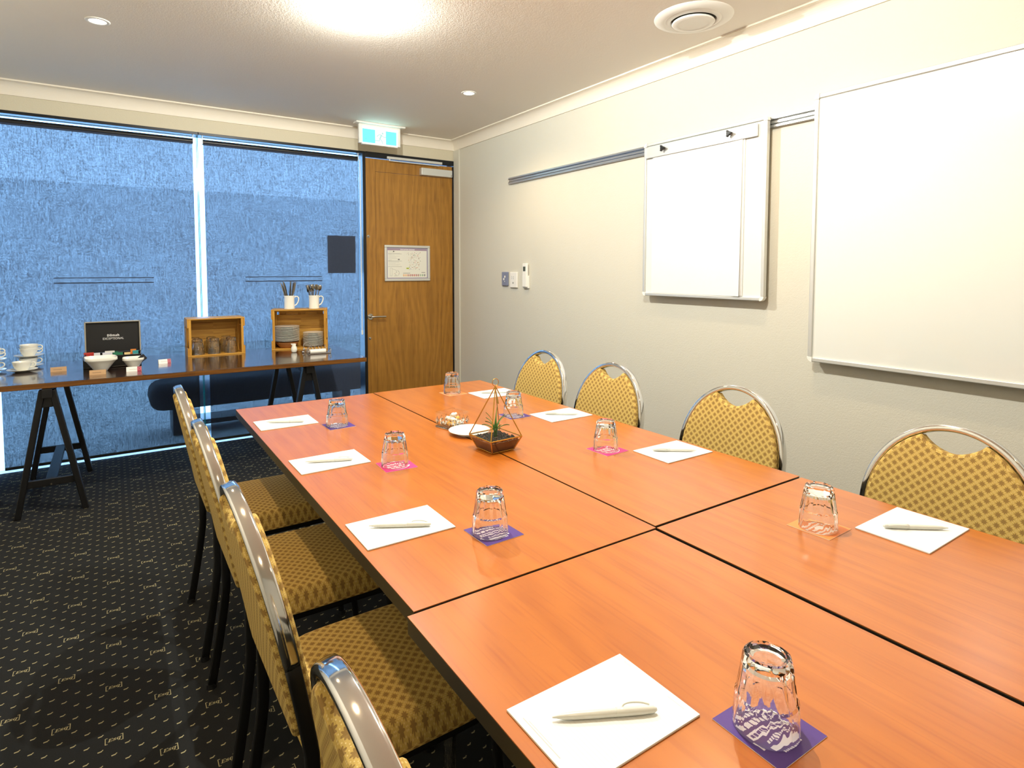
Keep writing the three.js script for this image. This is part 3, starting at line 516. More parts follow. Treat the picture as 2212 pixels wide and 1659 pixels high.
spots.forEach(([x, z, where, ang, side], i) => {
  const lab = `white notepad on the table, ${where}`, turn = side ? Math.PI : 0;
  if (!i) { pad0 = thing('notepad', lab, 'notepad', [x, TY, z], 0, 'white notepads at each seat'); part(pad0, 'sheets', padBlock, padSide, 0, 0.0015, 0); part(pad0, 'printed_sheet', padFace, padMat, 0, 0.0032, 0); } else copy(pad0, lab, [x, TY, z], turn + rr(-0.01, 0.01));
  const pl = `white plastic pen lying on the notepad, ${where}`, px = x + (side ? 0.0 : -0.005), pt = -ang * Math.PI / 180 + (side ? Math.PI : 0);
  if (!i) { pen0 = thing('pen', pl, 'pen', [px, TY + 0.0032, z + 0.008], pt, 'white pens on the notepads'); penParts(pen0); } else copy(pen0, pl, [px, TY + 0.0032, z + 0.008], pt);
});
// coasters and upturned tumblers
function coasterTex(bg, ink, style) {
  return canvasTex(384, 384, (c, w, h) => {
    c.fillStyle = bg; c.fillRect(0, 0, w, h); c.fillStyle = ink; c.strokeStyle = ink;
    const rag = (x, y, L, t, s) => { let q = x; let k = 0; while (q < x + L) { const b = t * (0.5 + 0.7 * hash(k, s)); c.fillRect(q, y + (hash(k, s + 4) - 0.5) * t * 0.3, b, t); q += b + t * 0.28; k++; } };
    if (style === 0) { rag(90, 60, 200, 26, 1); rag(70, 104, 240, 34, 2); c.fillRect(60, 160, 270, 44); c.fillStyle = bg; rag(76, 172, 240, 20, 3); c.fillStyle = ink; rag(110, 226, 170, 22, 4); c.fillRect(90, 268, 200, 30); rag(120, 316, 140, 16, 5); c.fillRect(330, 90, 16, 50); c.fillRect(40, 210, 12, 60); }
    else if (style === 1) { c.lineWidth = 9; c.beginPath(); c.arc(w / 2, h / 2, 150, 0.4, 5.6); c.stroke(); rag(96, 96, 190, 44, 6); rag(80, 164, 230, 52, 7); rag(104, 240, 180, 44, 8); }
    else { for (let k = 0; k < 5; k++) rag(80 + 12 * (k % 2), 80 + k * 46, 220, 24, 10 + k); c.beginPath(); c.ellipse(w / 2, h / 2, 46, 24, 0, 0, 7); c.fill(); }
  });
}
const coMat = { purple: std({ map: coasterTex('#4a2a80', '#efeaf4', 0), roughness: 0.5 }), pink: std({ map: coasterTex('#ea2a78', '#fff0f6', 1), roughness: 0.5 }), orange: std({ map: coasterTex('#f08a4a', '#fff4ea', 2), roughness: 0.5 }) };
const cardEdge = std({ color: '#e9e2dc', roughness: 0.8 });
const coBlock = rbox(0.1, 0.0012, 0.1, 0.0005, 1), coFace = new THREE.PlaneGeometry(0.0998, 0.0998); coFace.rotateX(-Math.PI / 2);
const tumblerGeo = (() => { // upside down, rim at y = 0
  const S = 60, prof = []; // [r, y, facet]
  const out = [[0.0398, 0, 0], [0.0412, 0.0012, 0], [0.0411, 0.012, 0], [0.0402, 0.03, 0], [0.0396, 0.039, 0], [0.0396, 0.0425, 0.15], [0.0382, 0.0455, 0.7], [0.0362, 0.058, 1], [0.0344, 0.07, 1], [0.033, 0.08, 1], [0.0322, 0.088, 1], [0.0312, 0.094, 0.8], [0.0292, 0.0985, 0.4], [0.0262, 0.1, 0], [0.023, 0.0992, 0], [0.0215, 0.0982, 0], [0.0001, 0.0978, 0]];
  const inn = [[0.0001, 0.083, 0], [0.018, 0.0828, 0], [0.0245, 0.0805, 0], [0.0272, 0.0755, 0], [0.029, 0.066, 0], [0.0325, 0.0475, 0], [0.0362, 0.037, 0], [0.0378, 0.02, 0], [0.0388, 0.003, 0], [0.0398, 0, 0]];
  prof.push(...out, ...inn); const pos = [], idx = [];
  prof.forEach(([r, y, f]) => { for (let k = 0; k < S; k++) { const a = k / S * 2 * Math.PI, m = ((a * 10 / (2 * Math.PI)) % 1) - 0.5, q = Math.cos(Math.PI / 10) / Math.cos(m * 2 * Math.PI / 10); const rad = r * (1 + f * (q - 1)); pos.push(rad * Math.cos(a), y, rad * Math.sin(a)); } });
  for (let i = 0; i < prof.length - 1; i++) for (let k = 0; k < S; k++) { const a = i * S + k, b = i * S + (k + 1) % S; idx.push(a, a + S, b, b, a + S, b + S); }
  let g = new THREE.BufferGeometry(); g.setAttribute('position', new THREE.Float32BufferAttribute(pos, 3)); g.setIndex(idx); g = BGU.mergeVertices(g, 1e-6); return BGU.toCreasedNormals(g, 0.32);
})();
const cups = [[-2.026, 2.79, 'purple', 'far left seat'], [-2.026, 3.35, 'pink', 'left seat second from the blinds'], [-2.027, 3.909, 'purple', 'left seat third from the blinds'], [-2.036, 4.599, 'purple', 'left seat nearest the camera'],
  [-1.373, 2.505, 'orange', 'far right seat'], [-1.373, 3.036, 'purple', 'right seat behind the terrarium'], [-1.379, 3.593, 'pink', 'right seat below the flip chart'], [-1.38, 4.306, 'orange', 'right seat below the large whiteboard']];
let cup0;
cups.forEach(([x, z, col, where], i) => {
  const c = thing('coaster', `${col} printed card coaster, ${where}`, 'coaster', [x, TY, z], (i > 3 ? Math.PI : 0) + rr(-0.05, 0.05), 'printed card coasters'); part(c, 'card', coBlock, cardEdge, 0, 0.0006, 0); part(c, 'print', coFace, coMat[col], 0, 0.00135, 0);
  const lab = `upturned faceted glass tumbler on the ${col} coaster, ${where}`, off = [0.002 + 0.006 * hash(i, 3), 0.006 * (hash(i, 5) - 0.5)];
  if (!i) { cup0 = mesh(numbered('tumbler'), tumblerGeo, M.glass, scene); cup0.position.set(x - off[0], TY + 0.0015, z + off[1]); tag(cup0, lab, 'glass', 'upturned tumblers on the coasters'); } else copy(cup0, lab, [x - off[0], TY + 0.0015, z + off[1]], rr(0, 1));
});
// white side plate
{
  const p = thing('side_plate', 'white round side plate beside the terrarium', 'plate', [-1.662, TY, 3.165]);
  part(p, 'dish', lathe([[0, 0.004], [0.045, 0.004], [0.052, 0.006], [0.074, 0.0135], [0.076, 0.0145], [0.0755, 0.0155], [0.073, 0.015], [0.05, 0.0085], [0, 0.0075]].reverse(), 56), M.porcelain);
  part(p, 'foot_ring', lathe([[0.044, 0], [0.047, 0], [0.05, 0.006], [0.042, 0.006], [0.044, 0]], 48), M.porcelain);
}
// cut-glass bowl with sweets
{
  const b = thing('cut_glass_bowl', 'small square cut-glass bowl holding sweets behind the white plate', 'bowl', [-1.668, TY, 3.045], 0.25);
  const w = 0.046, h = 0.058, t = 0.006;
  const walls = []; for (const [sx, sz] of [[1, 0], [-1, 0], [0, 1], [0, -1]]) { walls.push(sx ? bx(sx * w - (sx > 0 ? t : 0), sx * w + (sx > 0 ? 0 : t), 0.007, h, -w, w) : bx(-w + t, w - t, 0.007, h, sz * w - (sz > 0 ? t : 0), sz * w + (sz > 0 ? 0 : t))); }
  part(b, 'walls', merge(walls), M.thinGlass); part(b, 'base', rb(-w, w, 0, 0.007, -w, w, 0.002), M.glass);
  for (let s = 0; s < 4; s++) for (let k = 0; k < 4; k++) { const g = new THREE.OctahedronGeometry(0.0105, 0); g.scale(1, 1.3, 0.28); const d = part(b, 'cut_facet', g, M.glass, 0, 0.02 + 0.0, 0); const u = -0.0345 + k * 0.023; d.position.set(s === 0 ? w : s === 1 ? -w : u, 0.028, s === 2 ? w : s === 3 ? -w : u); if (s < 2) d.rotation.y = Math.PI / 2; }
  const cw = std({ color: '#eee9dc', roughness: 0.5 }), cg = std({ color: '#d9a53c', roughness: 0.5 });
  const sweets = [[-0.02, 0.016, -0.02, 0], [0.006, 0.016, -0.022, 1], [0.024, 0.016, 0.0, 0], [-0.002, 0.016, 0.006, 0], [-0.022, 0.016, 0.016, 1], [0.014, 0.016, 0.024, 0], [-0.008, 0.032, -0.01, 0], [0.014, 0.032, -0.006, 0], [0.016, 0.031, 0.012, 1], [-0.01, 0.032, 0.014, 0], [0.004, 0.046, 0.002, 0]];
  const sg = (() => { const g = new THREE.SphereGeometry(0.011, 14, 10); g.scale(1, 0.72, 0.85); return g; })(), tw = cyl(0.006, 0.001, 0.008, 8).rotateZ(Math.PI / 2), tw2 = cyl(0.001, 0.006, 0.008, 8).rotateZ(Math.PI / 2);
  sweets.forEach(([x, y, z, k], i) => { const s = thing('wrapped_sweet', k ? 'golden wrapped sweet in the cut-glass bowl' : 'white wrapped sweet in the cut-glass bowl', 'sweet', [-1.668 + x * Math.cos(0.25) + z * Math.sin(0.25), TY + y, 3.045 - x * Math.sin(0.25) + z * Math.cos(0.25)], i * 1.3, k ? 'golden sweets in the bowl' : 'white sweets in the bowl'); part(s, 'sweet', sg, k ? cg : cw); part(s, 'twist', tw, k ? cg : cw, -0.0125, 0, 0); part(s, 'twist', tw2, k ? cg : cw, 0.0125, 0, 0); });
}
// geometric glass terrarium
{
  const t = thing('terrarium', 'brass-edged pyramid glass terrarium with a small spiky plant', 'terrarium', [-1.683, TY, 3.376], 0.06);
  const R = 0.063, Bq = 0.044, yr = 0.047, ya = 0.212, yb = 0.003;
  const rim = [V(-R, yr, R), V(R, yr, R), V(R, yr, -R), V(-R, yr, -R)], bot = [V(-Bq, yb, Bq), V(Bq, yb, Bq), V(Bq, yb, -Bq), V(-Bq, yb, -Bq)], apex = V(0, ya, 0);
  const tri = (...p) => { const g = new THREE.BufferGeometry(), a = []; for (let k = 1; k < p.length - 1; k++) for (const q of [p[0], p[k], p[k + 1]]) a.push(q.x, q.y, q.z); g.setAttribute('position', new THREE.Float32BufferAttribute(a, 3)); g.setAttribute('uv', new THREE.Float32BufferAttribute(new Array(a.length / 3 * 2).fill(0), 2)); g.computeVertexNormals(); return g; };
  for (let k = 0; k < 4; k++) {
    const n = (k + 1) % 4;
    if (k !== 1) part(t, 'upper_pane', tri(rim[k], rim[n], apex), M.thinGlass);
    part(t, 'lower_pane', tri(bot[k], bot[n], rim[n], rim[k]), M.thinGlass);
    part(t, 'brass_edge', merge(rod(rim[k], rim[n], 0.0022, 8), rod(rim[k], apex, 0.0018, 8), rod(bot[k], rim[k], 0.002, 8), rod(bot[k], bot[n], 0.0016, 8)), M.brass);
  }
  part(t, 'base_plate', bx(-Bq, Bq, 0.0012, 0.003, -Bq, Bq), M.brass);
  part(t, 'gold_reflection', tri(V(-R * 0.16, yr + (ya - yr) * 0.68, R * 0.3), V(0.0, yr + (ya - yr) * 0.66, R * 0.335), apex), M.brass);  // gold reflection on the front pane, built as a brass facet below the apex
  const ring = new THREE.TorusGeometry(0.0125, 0.0011, 8, 36); part(t, 'ring', ring, M.brass, 0, ya + 0.0135, 0);
  // gravel fill
  const soil = (() => { const a = 0.043, b = 0.056, g = new THREE.BoxGeometry(1, 1, 1, 10, 1, 10), p = g.attributes.position; for (let i = 0; i < p.count; i++) { const top = p.getY(i) > 0, s = top ? 0.0565 : 0.0425, x = p.getX(i) * 2 * s, z = p.getZ(i) * 2 * s; p.setXYZ(i, x, top ? 0.036 + 0.003 * noise(x * 90 + 5, z * 90 + 5) : 0.0035, z); } g.computeVertexNormals(); return g; })();
  part(t, 'soil', soil, std({ color: '#5d3c22', roughness: 0.95 }));
  const st = []; for (let k = 0; k < 300; k++) { const g = new THREE.IcosahedronGeometry(rr(0.0026, 0.0046), 0); g.scale(1, 0.75, 1); g.rotateX(rr(0, 3)); g.rotateY(rr(0, 3)); g.translate(rr(-0.053, 0.053), 0.0375 + rr(0, 0.005), rr(-0.053, 0.053)); g.deleteAttribute('uv'); st.push(g); }
  const gr = part(t, 'gravel', BGU.mergeGeometries(st), M.grit); gr.userData.kind = 'stuff'; gr.userData.label = 'dark gravel';
  const leaf = (L, lean, az, w) => {
    const N = 10, pos = [], idx = []; for (let i = 0; i <= N; i++) { const s = i / N, ang = lean * s * s + lean * 0.35 * s, y = L * s * Math.cos(ang * 0.6), r = L * Math.sin(ang) * s * 0.8, hw = w * Math.pow(1 - s, 0.7) * (0.75 + 0.5 * Math.sin(Math.PI * Math.min(1, s * 1.6))); for (const [q, up] of [[-1, 0.0016], [0, 0], [1, 0.0016]]) pos.push(r, y + (q ? up : -0.001), q * hw); }
    for (let i = 0; i < N; i++) for (let k = 0; k < 2; k++) { const a = i * 3 + k; idx.push(a, a + 3, a + 1, a + 1, a + 3, a + 4); }
    const g = new THREE.BufferGeometry(); g.setAttribute('position', new THREE.Float32BufferAttribute(pos, 3)); g.setIndex(idx); g.computeVertexNormals(); g.rotateY(az); g.translate(0, 0.04, 0); return g;
  };
  const L = [[0.108, 0.12, 0.4, 0.0055], [0.088, 0.35, 2.6, 0.006], [0.085, 0.4, -1.0, 0.006], [0.075, 0.7, 0.2, 0.006], [0.074, 0.7, 3.3, 0.006], [0.07, 0.75, 1.7, 0.0062], [0.072, 0.8, -2.0, 0.006], [0.06, 1.05, -0.5, 0.0058], [0.06, 1.1, 2.2, 0.0058], [0.056, 1.1, 4.1, 0.0055], [0.05, 0.5, 5.0, 0.006]];
  L.forEach((a) => part(t, 'leaf', leaf(...a), M.leaf));
}

// ================================================================ sideboard
const SY = 0.73;
{
  const s = thing('sideboard_top', 'long dark varnished timber top laid on two black trestles by the blinds', 'table top', [-2.3235, 0.7, 0.585], -0.028);
  const w = 2.12, d = 0.9; part(s, 'varnished_face', bx(-w / 2, w / 2, 0.0285, 0.03, -d / 2, d / 2), M.darkWood); part(s, 'slab', rb(-w / 2, w / 2, 0, 0.0287, -d / 2, d / 2, 0.002), M.woodEdge);
}
function trestle(x, label) {
  const t = thing('trestle', label, 'trestle', [x, 0, 0.6], 0, 'black trestles under the sideboard'), top = 0.698;
  part(t, 'top_beam', rbox(0.045, 0.05, 0.84, 0.003), M.blackPaint, 0, top - 0.026, 0);
  for (const z of [-0.36, 0.38]) {
    for (const s of [-1, 1]) part(t, 'leg', bar(V(s * 0.022, top - 0.01, z), V(s * 0.15, 0.001, z), 0.03, 0.045, V(0, 0, 1)), M.blackPaint);
    part(t, 'cross_bar', rbox(0.225, 0.04, 0.02, 0.003), M.blackPaint, 0, 0.178, z);
    part(t, 'gusset', rbox(0.07, 0.06, 0.024, 0.003), M.blackPaint, 0, top - 0.075, z);
    part(t, 'bolt', cyl(0.005, 0.005, 0.006, 10).rotateX(Math.PI / 2), M.steel, 0.0, 0.17, z + 0.013);
  }
  part(t, 'stretcher', rbox(0.05, 0.018, 0.72, 0.003), M.blackPaint, 0, 0.189, 0.01);
}
trestle(-3.047, 'black A-shaped trestle under the left end of the sideboard');
trestle(-1.655, 'black A-shaped trestle under the right end of the sideboard, half hidden by the tables');
// crates: open front
function crate(label, pos, turn, w, h, d, kind) {
  const c = thing('wooden_crate', label, 'crate', pos, turn), t = 0.009;
  const slat = (n, x0, x1, y0, y1, z0, z1, m = M.pineH) => part(c, n, rb(x0, x1, y0, y1, z0, z1, 0.0015), m);
  slat('bottom_board', -w / 2, w / 2, 0, t, -d / 2, d / 2);
  for (const [a, b] of [[-0.5, -0.17], [-0.165, 0.165], [0.17, 0.5]]) slat('top_slat', -w / 2, w / 2, h - t, h, a * d, b * d);
  if (kind) { slat('back_slat', -w / 2, w / 2, t, 0.145, -d / 2, -d / 2 + t); slat('back_slat', -w / 2, w / 2, 0.165, 0.256, -d / 2, -d / 2 + t); slat('back_slat', -w / 2, w / 2, 0.278, h - t, -d / 2, -d / 2 + t); slat('back_batten', -w / 2, w / 2, 0.142, 0.168, -d / 2 - 0.006, -d / 2 - 0.0005, M.pinePale); for (const q of [-0.33, 0.02, 0.34]) slat('back_batten', w * q - 0.03, w * q + 0.03, 0.25, 0.284, -d / 2 - 0.006, -d / 2 - 0.0005, M.pinePale); for (const q of [-0.16, 0.19]) slat('back_filler', w * q - 0.045, w * q + 0.045, 0.2565, 0.2775, -d / 2, -d / 2 + t); }
  else { slat('back_slat', -w / 2, w / 2, t, 0.09, -d / 2, -d / 2 + t); slat('back_slat', -w / 2, w / 2, 0.106, 0.158, -d / 2, -d / 2 + t); slat('back_slat', -w / 2, w / 2, 0.174, 0.222, -d / 2, -d / 2 + t); slat('back_slat', -w / 2, w / 2, 0.238, h - t, -d / 2, -d / 2 + t); for (const y of [0.09, 0.158, 0.222]) slat('back_batten', -w / 2, w / 2, y - 0.003, y + 0.019, -d / 2 - 0.006, -d / 2 - 0.0005, M.pinePale); }
  for (const s of [-1, 1]) {
    const x0 = s > 0 ? w / 2 - t : -w / 2, x1 = x0 + t;
    slat('side_slat', x0, x1, t, h * 0.22, -d / 2 + t, d / 2, M.pine); slat('side_slat', x0, x1, h * 0.76, h - t, -d / 2 + t, d / 2, M.pine);
    slat('side_slat', x0, x1, h * 0.24, h * 0.74, -d / 2 + t, -d / 2 + d * 0.62, M.pine);
    const xi = s > 0 ? x0 - 0.016 : x1; slat('corner_post', xi, xi + 0.016, t, h - t, d / 2 - 0.016, d / 2 - 0.001, M.pine); slat('corner_post', xi, xi + 0.016, t, h - t, -d / 2 + t, -d / 2 + t + 0.014, M.pine);
  }
  return c;
}
crate('small open pine crate holding upturned glasses', [-2.128, SY, 0.285], 0, 0.372, 0.266, 0.19, 0);
crate('taller open pine crate holding stacked white plates', [-1.525, SY, 0.29], -0.31, 0.405, 0.307, 0.2, 1);
// glasses in the small crate
[[-2.247, 0.335, 'leftmost, front'], [-2.14, 0.335, 'middle, front'], [-2.03, 0.335, 'rightmost, front'], [-2.255, 0.245, 'leftmost, behind'], [-2.15, 0.245, 'middle, behind'], [-2.05, 0.245, 'rightmost, behind']].forEach(([x, z, w], i) => { const c = copy(cup0, `upturned glass tumbler in the small pine crate, ${w}`, [x, SY + 0.0092, z], 0.4 * i); c.scale.set(1.05, 1.12, 1.05); c.userData.group = 'glasses in the small crate'; });
// plates
const ORD = ['lowest', 'second', 'third', 'fourth', 'fifth', 'sixth', 'seventh', 'eighth', 'ninth', 'tenth', 'eleventh', 'twelfth', 'thirteenth', 'fourteenth', 'topmost'];
const plateGeo = lathe([[0, 0.0], [0.045, 0.0], [0.05, 0.0028], [0.0895, 0.0085], [0.0915, 0.0098], [0.0905, 0.0112], [0.0875, 0.0108], [0.05, 0.0055], [0, 0.0035]].reverse(), 44);
{ // bowl under the left stack
  const b = thing('serving_bowl', 'brown bowl under the left stack of plates in the tall crate', 'bowl', [-1.622, SY + 0.009, 0.275]);
  part(b, 'bowl', lathe([[0.0, 0.0], [0.05, 0.0], [0.056, 0.005], [0.074, 0.026], [0.086, 0.046], [0.083, 0.046], [0.07, 0.026], [0.05, 0.008], [0, 0.006]].reverse(), 44), std({ color: '#a8703f', roughness: 0.5 }));
  let p0; for (let k = 0; k < 15; k++) { const lab = `white plate ${k === 14 || !k ? ORD[k] : ORD[k] + ' from below'} in the left stack of the tall crate`, at = [-1.622 + rr(-0.0015, 0.0015), SY + 0.009 + 0.0465 + k * 0.0078, 0.275]; if (!k) { p0 = mesh(numbered('dinner_plate'), plateGeo, M.porcelain, scene); p0.position.set(...at); tag(p0, lab, 'plate', 'stacked plates in the tall crate'); } else copy(p0, lab, at); }
  for (let k = 0; k < 14; k++) { const c = copy(p0, `white saucer ${k === 13 ? 'topmost' : ORD[k] + ' from below'} in the right stack of the tall crate`, [-1.436 + rr(-0.0015, 0.0015), SY + 0.0095 + k * 0.0078, 0.315]); c.scale.set(0.84, 1, 0.84); c.userData.category = 'saucer'; c.name = c.name.replace('dinner_plate', 'stacked_saucer'); }
}
// jugs with cutlery on the tall crate
const jugBody = lathe([[0, 0.004], [0.036, 0.004], [0.0375, 0.0], [0.0405, 0.002], [0.0385, 0.012], [0.0375, 0.05], [0.038, 0.094], [0.0415, 0.104], [0.0395, 0.104], [0.0355, 0.094], [0.035, 0.05], [0.0355, 0.01], [0, 0.008]].reverse(), 44);
const jugHandle = tube([V(0.036, 0.088, 0), V(0.055, 0.096, 0), V(0.07, 0.086, 0), V(0.069, 0.062, 0), V(0.055, 0.036, 0), V(0.037, 0.024, 0)], 0.0045, 36, 10);
const CT = SY + 0.307;
function jug(x, z, label) { const j = thing('enamel_jug', label, 'jug', [x, CT, z], 0.05, 'white jugs on the tall crate'); part(j, 'body', jugBody, M.porcelain); part(j, 'handle', jugHandle, M.porcelain); }
jug(-1.607, 0.3, 'white jug of upright knives on the tall crate'); jug(-1.432, 0.345, 'white jug of upright spoons and forks on the tall crate');
const cutMat = std({ color: '#8d867c', roughness: 0.22, metalness: 1 });
const knifeGeo = (() => { const s = new THREE.Shape(); s.moveTo(-0.004, 0); s.lineTo(0.004, 0); s.lineTo(0.005, 0.09); s.quadraticCurveTo(0.011, 0.13, 0.009, 0.17); s.quadraticCurveTo(0.006, 0.198, -0.003, 0.204); s.lineTo(-0.005, 0.09); return extrude(s, 0.0012, 0.0005); })();
const spoonGeo = (() => { const g = new THREE.SphereGeometry(0.017, 18, 12); g.scale(0.85, 1.35, 0.25); g.translate(0, 0.155, 0); const h = rbox(0.006, 0.14, 0.002, 0.0008); h.translate(0, 0.07, 0); return merge(g, h); })();
const forkGeo = (() => { const gs = [rbox(0.006, 0.125, 0.002, 0.0008).translate(0, 0.0625, 0), rbox(0.02, 0.022, 0.002, 0.0008).translate(0, 0.134, 0)]; for (let k = 0; k < 4; k++) gs.push(rbox(0.003, 0.036, 0.0018, 0.0007).translate(-0.0083 + k * 0.0055, 0.162, 0)); return merge(gs); })();
function cutlery(name, cat, geo, jx, jz, list, group, what) {
  list.forEach(([dx, dz, lx, lz, ry], i) => { const m = mesh(numbered(name), geo, cutMat, scene); m.position.set(jx + dx, CT + 0.012, jz + dz); m.rotation.set(lz, ry, -lx, 'ZXY'); tag(m, what, cat, group); });
}
cutlery('table_knife', 'knife', knifeGeo, -1.607, 0.3, [[-0.004, 0.004, -0.3, 0.0, 0.2], [0.0, 0.01, -0.22, 0.05, 0.5], [-0.006, -0.012, -0.16, -0.05, 0.1], [0.004, 0.004, 0.04, 0.06, 1.1], [0.0, -0.014, 0.09, -0.08, 0.4], [0.002, 0.006, 0.17, 0.02, 0.7], [0.004, -0.006, 0.24, -0.04, 0.2], [-0.002, 0.014, 0.12, 0.12, 1.0]], 'knives in the left jug', 'steel knife standing in the left white jug');
cutlery('dessert_spoon', 'spoon', spoonGeo, -1.432, 0.345, [[-0.004, 0.006, -0.26, 0.04, 0.3], [0.0, 0.01, -0.1, 0.1, 0.2], [0.004, 0.0, 0.06, 0.02, 0.6], [0.002, -0.008, 0.18, -0.05, 0.3], [0.004, 0.006, 0.25, 0.06, -0.2], [0, -0.012, -0.02, -0.1, 0]], 'spoons in the right jug', 'steel spoon standing in the right white jug');
cutlery('dinner_fork', 'fork', forkGeo, -1.432, 0.345, [[-0.006, 0.0, -0.28, -0.04, 0.3], [0.0, 0.008, -0.18, 0.0, 0.4], [-0.004, -0.006, 0.02, -0.04, 0.8]], 'forks in the right jug', 'steel fork standing in the right white jug');
// small things in front of the tall crate
{
  const j = thing('milk_jug', 'tiny white china milk jug in front of the stacked plates', 'jug', [-1.635, SY, 0.53]);
  part(j, 'body', lathe([[0, 0.003], [0.013, 0], [0.018, 0.004], [0.0225, 0.02], [0.02, 0.036], [0.0135, 0.05], [0.0155, 0.064], [0.0145, 0.064], [0.0125, 0.05], [0.018, 0.034], [0.02, 0.02], [0.014, 0.006], [0, 0.005]].reverse(), 36), M.porcelain);
  part(j, 'spout', tube([V(-0.013, 0.056, 0), V(-0.018, 0.062, 0), V(-0.02, 0.066, 0)], 0.004, 12, 8), M.porcelain);
  const r = thing('wire_rack', 'chrome wire rack with a ring handle beside the milk jug', 'rack', [-1.53, SY, 0.6], -0.1), wires = [];
  for (let k = 0; k < 6; k++) { const x = -0.02 + k * 0.024, pts = []; for (let i = 0; i <= 16; i++) { const a = i / 16 * Math.PI; pts.push(V(x + 0.004 * Math.sin(i), 0.006 + (0.036 + 0.008 * (k % 2)) * Math.sin(a), -0.03 * Math.cos(a))); } part(r, 'wire', tube(pts, 0.0016, 30, 8), M.chrome); }
  part(r, 'base_frame', merge(rod(V(-0.035, 0.004, 0.03), V(0.115, 0.004, 0.03), 0.0022, 8), rod(V(-0.035, 0.004, -0.03), V(0.115, 0.004, -0.03), 0.0022, 8), rod(V(-0.035, 0.004, -0.03), V(-0.035, 0.004, 0.03), 0.0022, 8), rod(V(0.115, 0.004, -0.03), V(0.115, 0.004, 0.03), 0.0022, 8)), M.chrome);
  const rg = new THREE.TorusGeometry(0.024, 0.002, 8, 36); part(r, 'ring_handle', rg, M.chrome, -0.03, 0.05, 0); part(r, 'post', rod(V(-0.03, 0.004, 0), V(-0.03, 0.028, 0), 0.003, 8), M.chrome);
  for (const q of [[-0.052, 0.03], [-0.058, 0.012]]) part(r, 'finial', new THREE.SphereGeometry(0.008, 14, 10), M.chrome, q[0], q[1] - 0.004, 0.008);
  const n = thing('rolled_napkin', 'rolled white napkin in a chrome holder in front of the wire rack', 'napkin', [-1.51, SY, 0.7], -0.06);
  const ng = cyl(0.0155, 0.0155, 0.11, 24).rotateZ(Math.PI / 2); part(n, 'roll', ng, std({ color: '#efece4', roughness: 0.7 }), 0, 0.0195, 0);
  part(n, 'holder', merge(rod(V(-0.07, 0.003, 0.018), V(0.09, 0.003, 0.018), 0.003, 8), rod(V(-0.07, 0.003, -0.018), V(0.09, 0.003, -0.018), 0.003, 8), rod(V(-0.065, 0.003, -0.018), V(-0.065, 0.003, 0.018), 0.003, 8), tube([V(0.088, 0.003, 0.018), V(0.09, 0.03, 0.016), V(0.09, 0.036, 0), V(0.09, 0.03, -0.016), V(0.088, 0.003, -0.018)], 0.0025, 24, 8), cyl(0.012, 0.012, 0.014, 18).rotateZ(Math.PI / 2).translate(-0.063, 0.017, 0)), M.chrome);
}
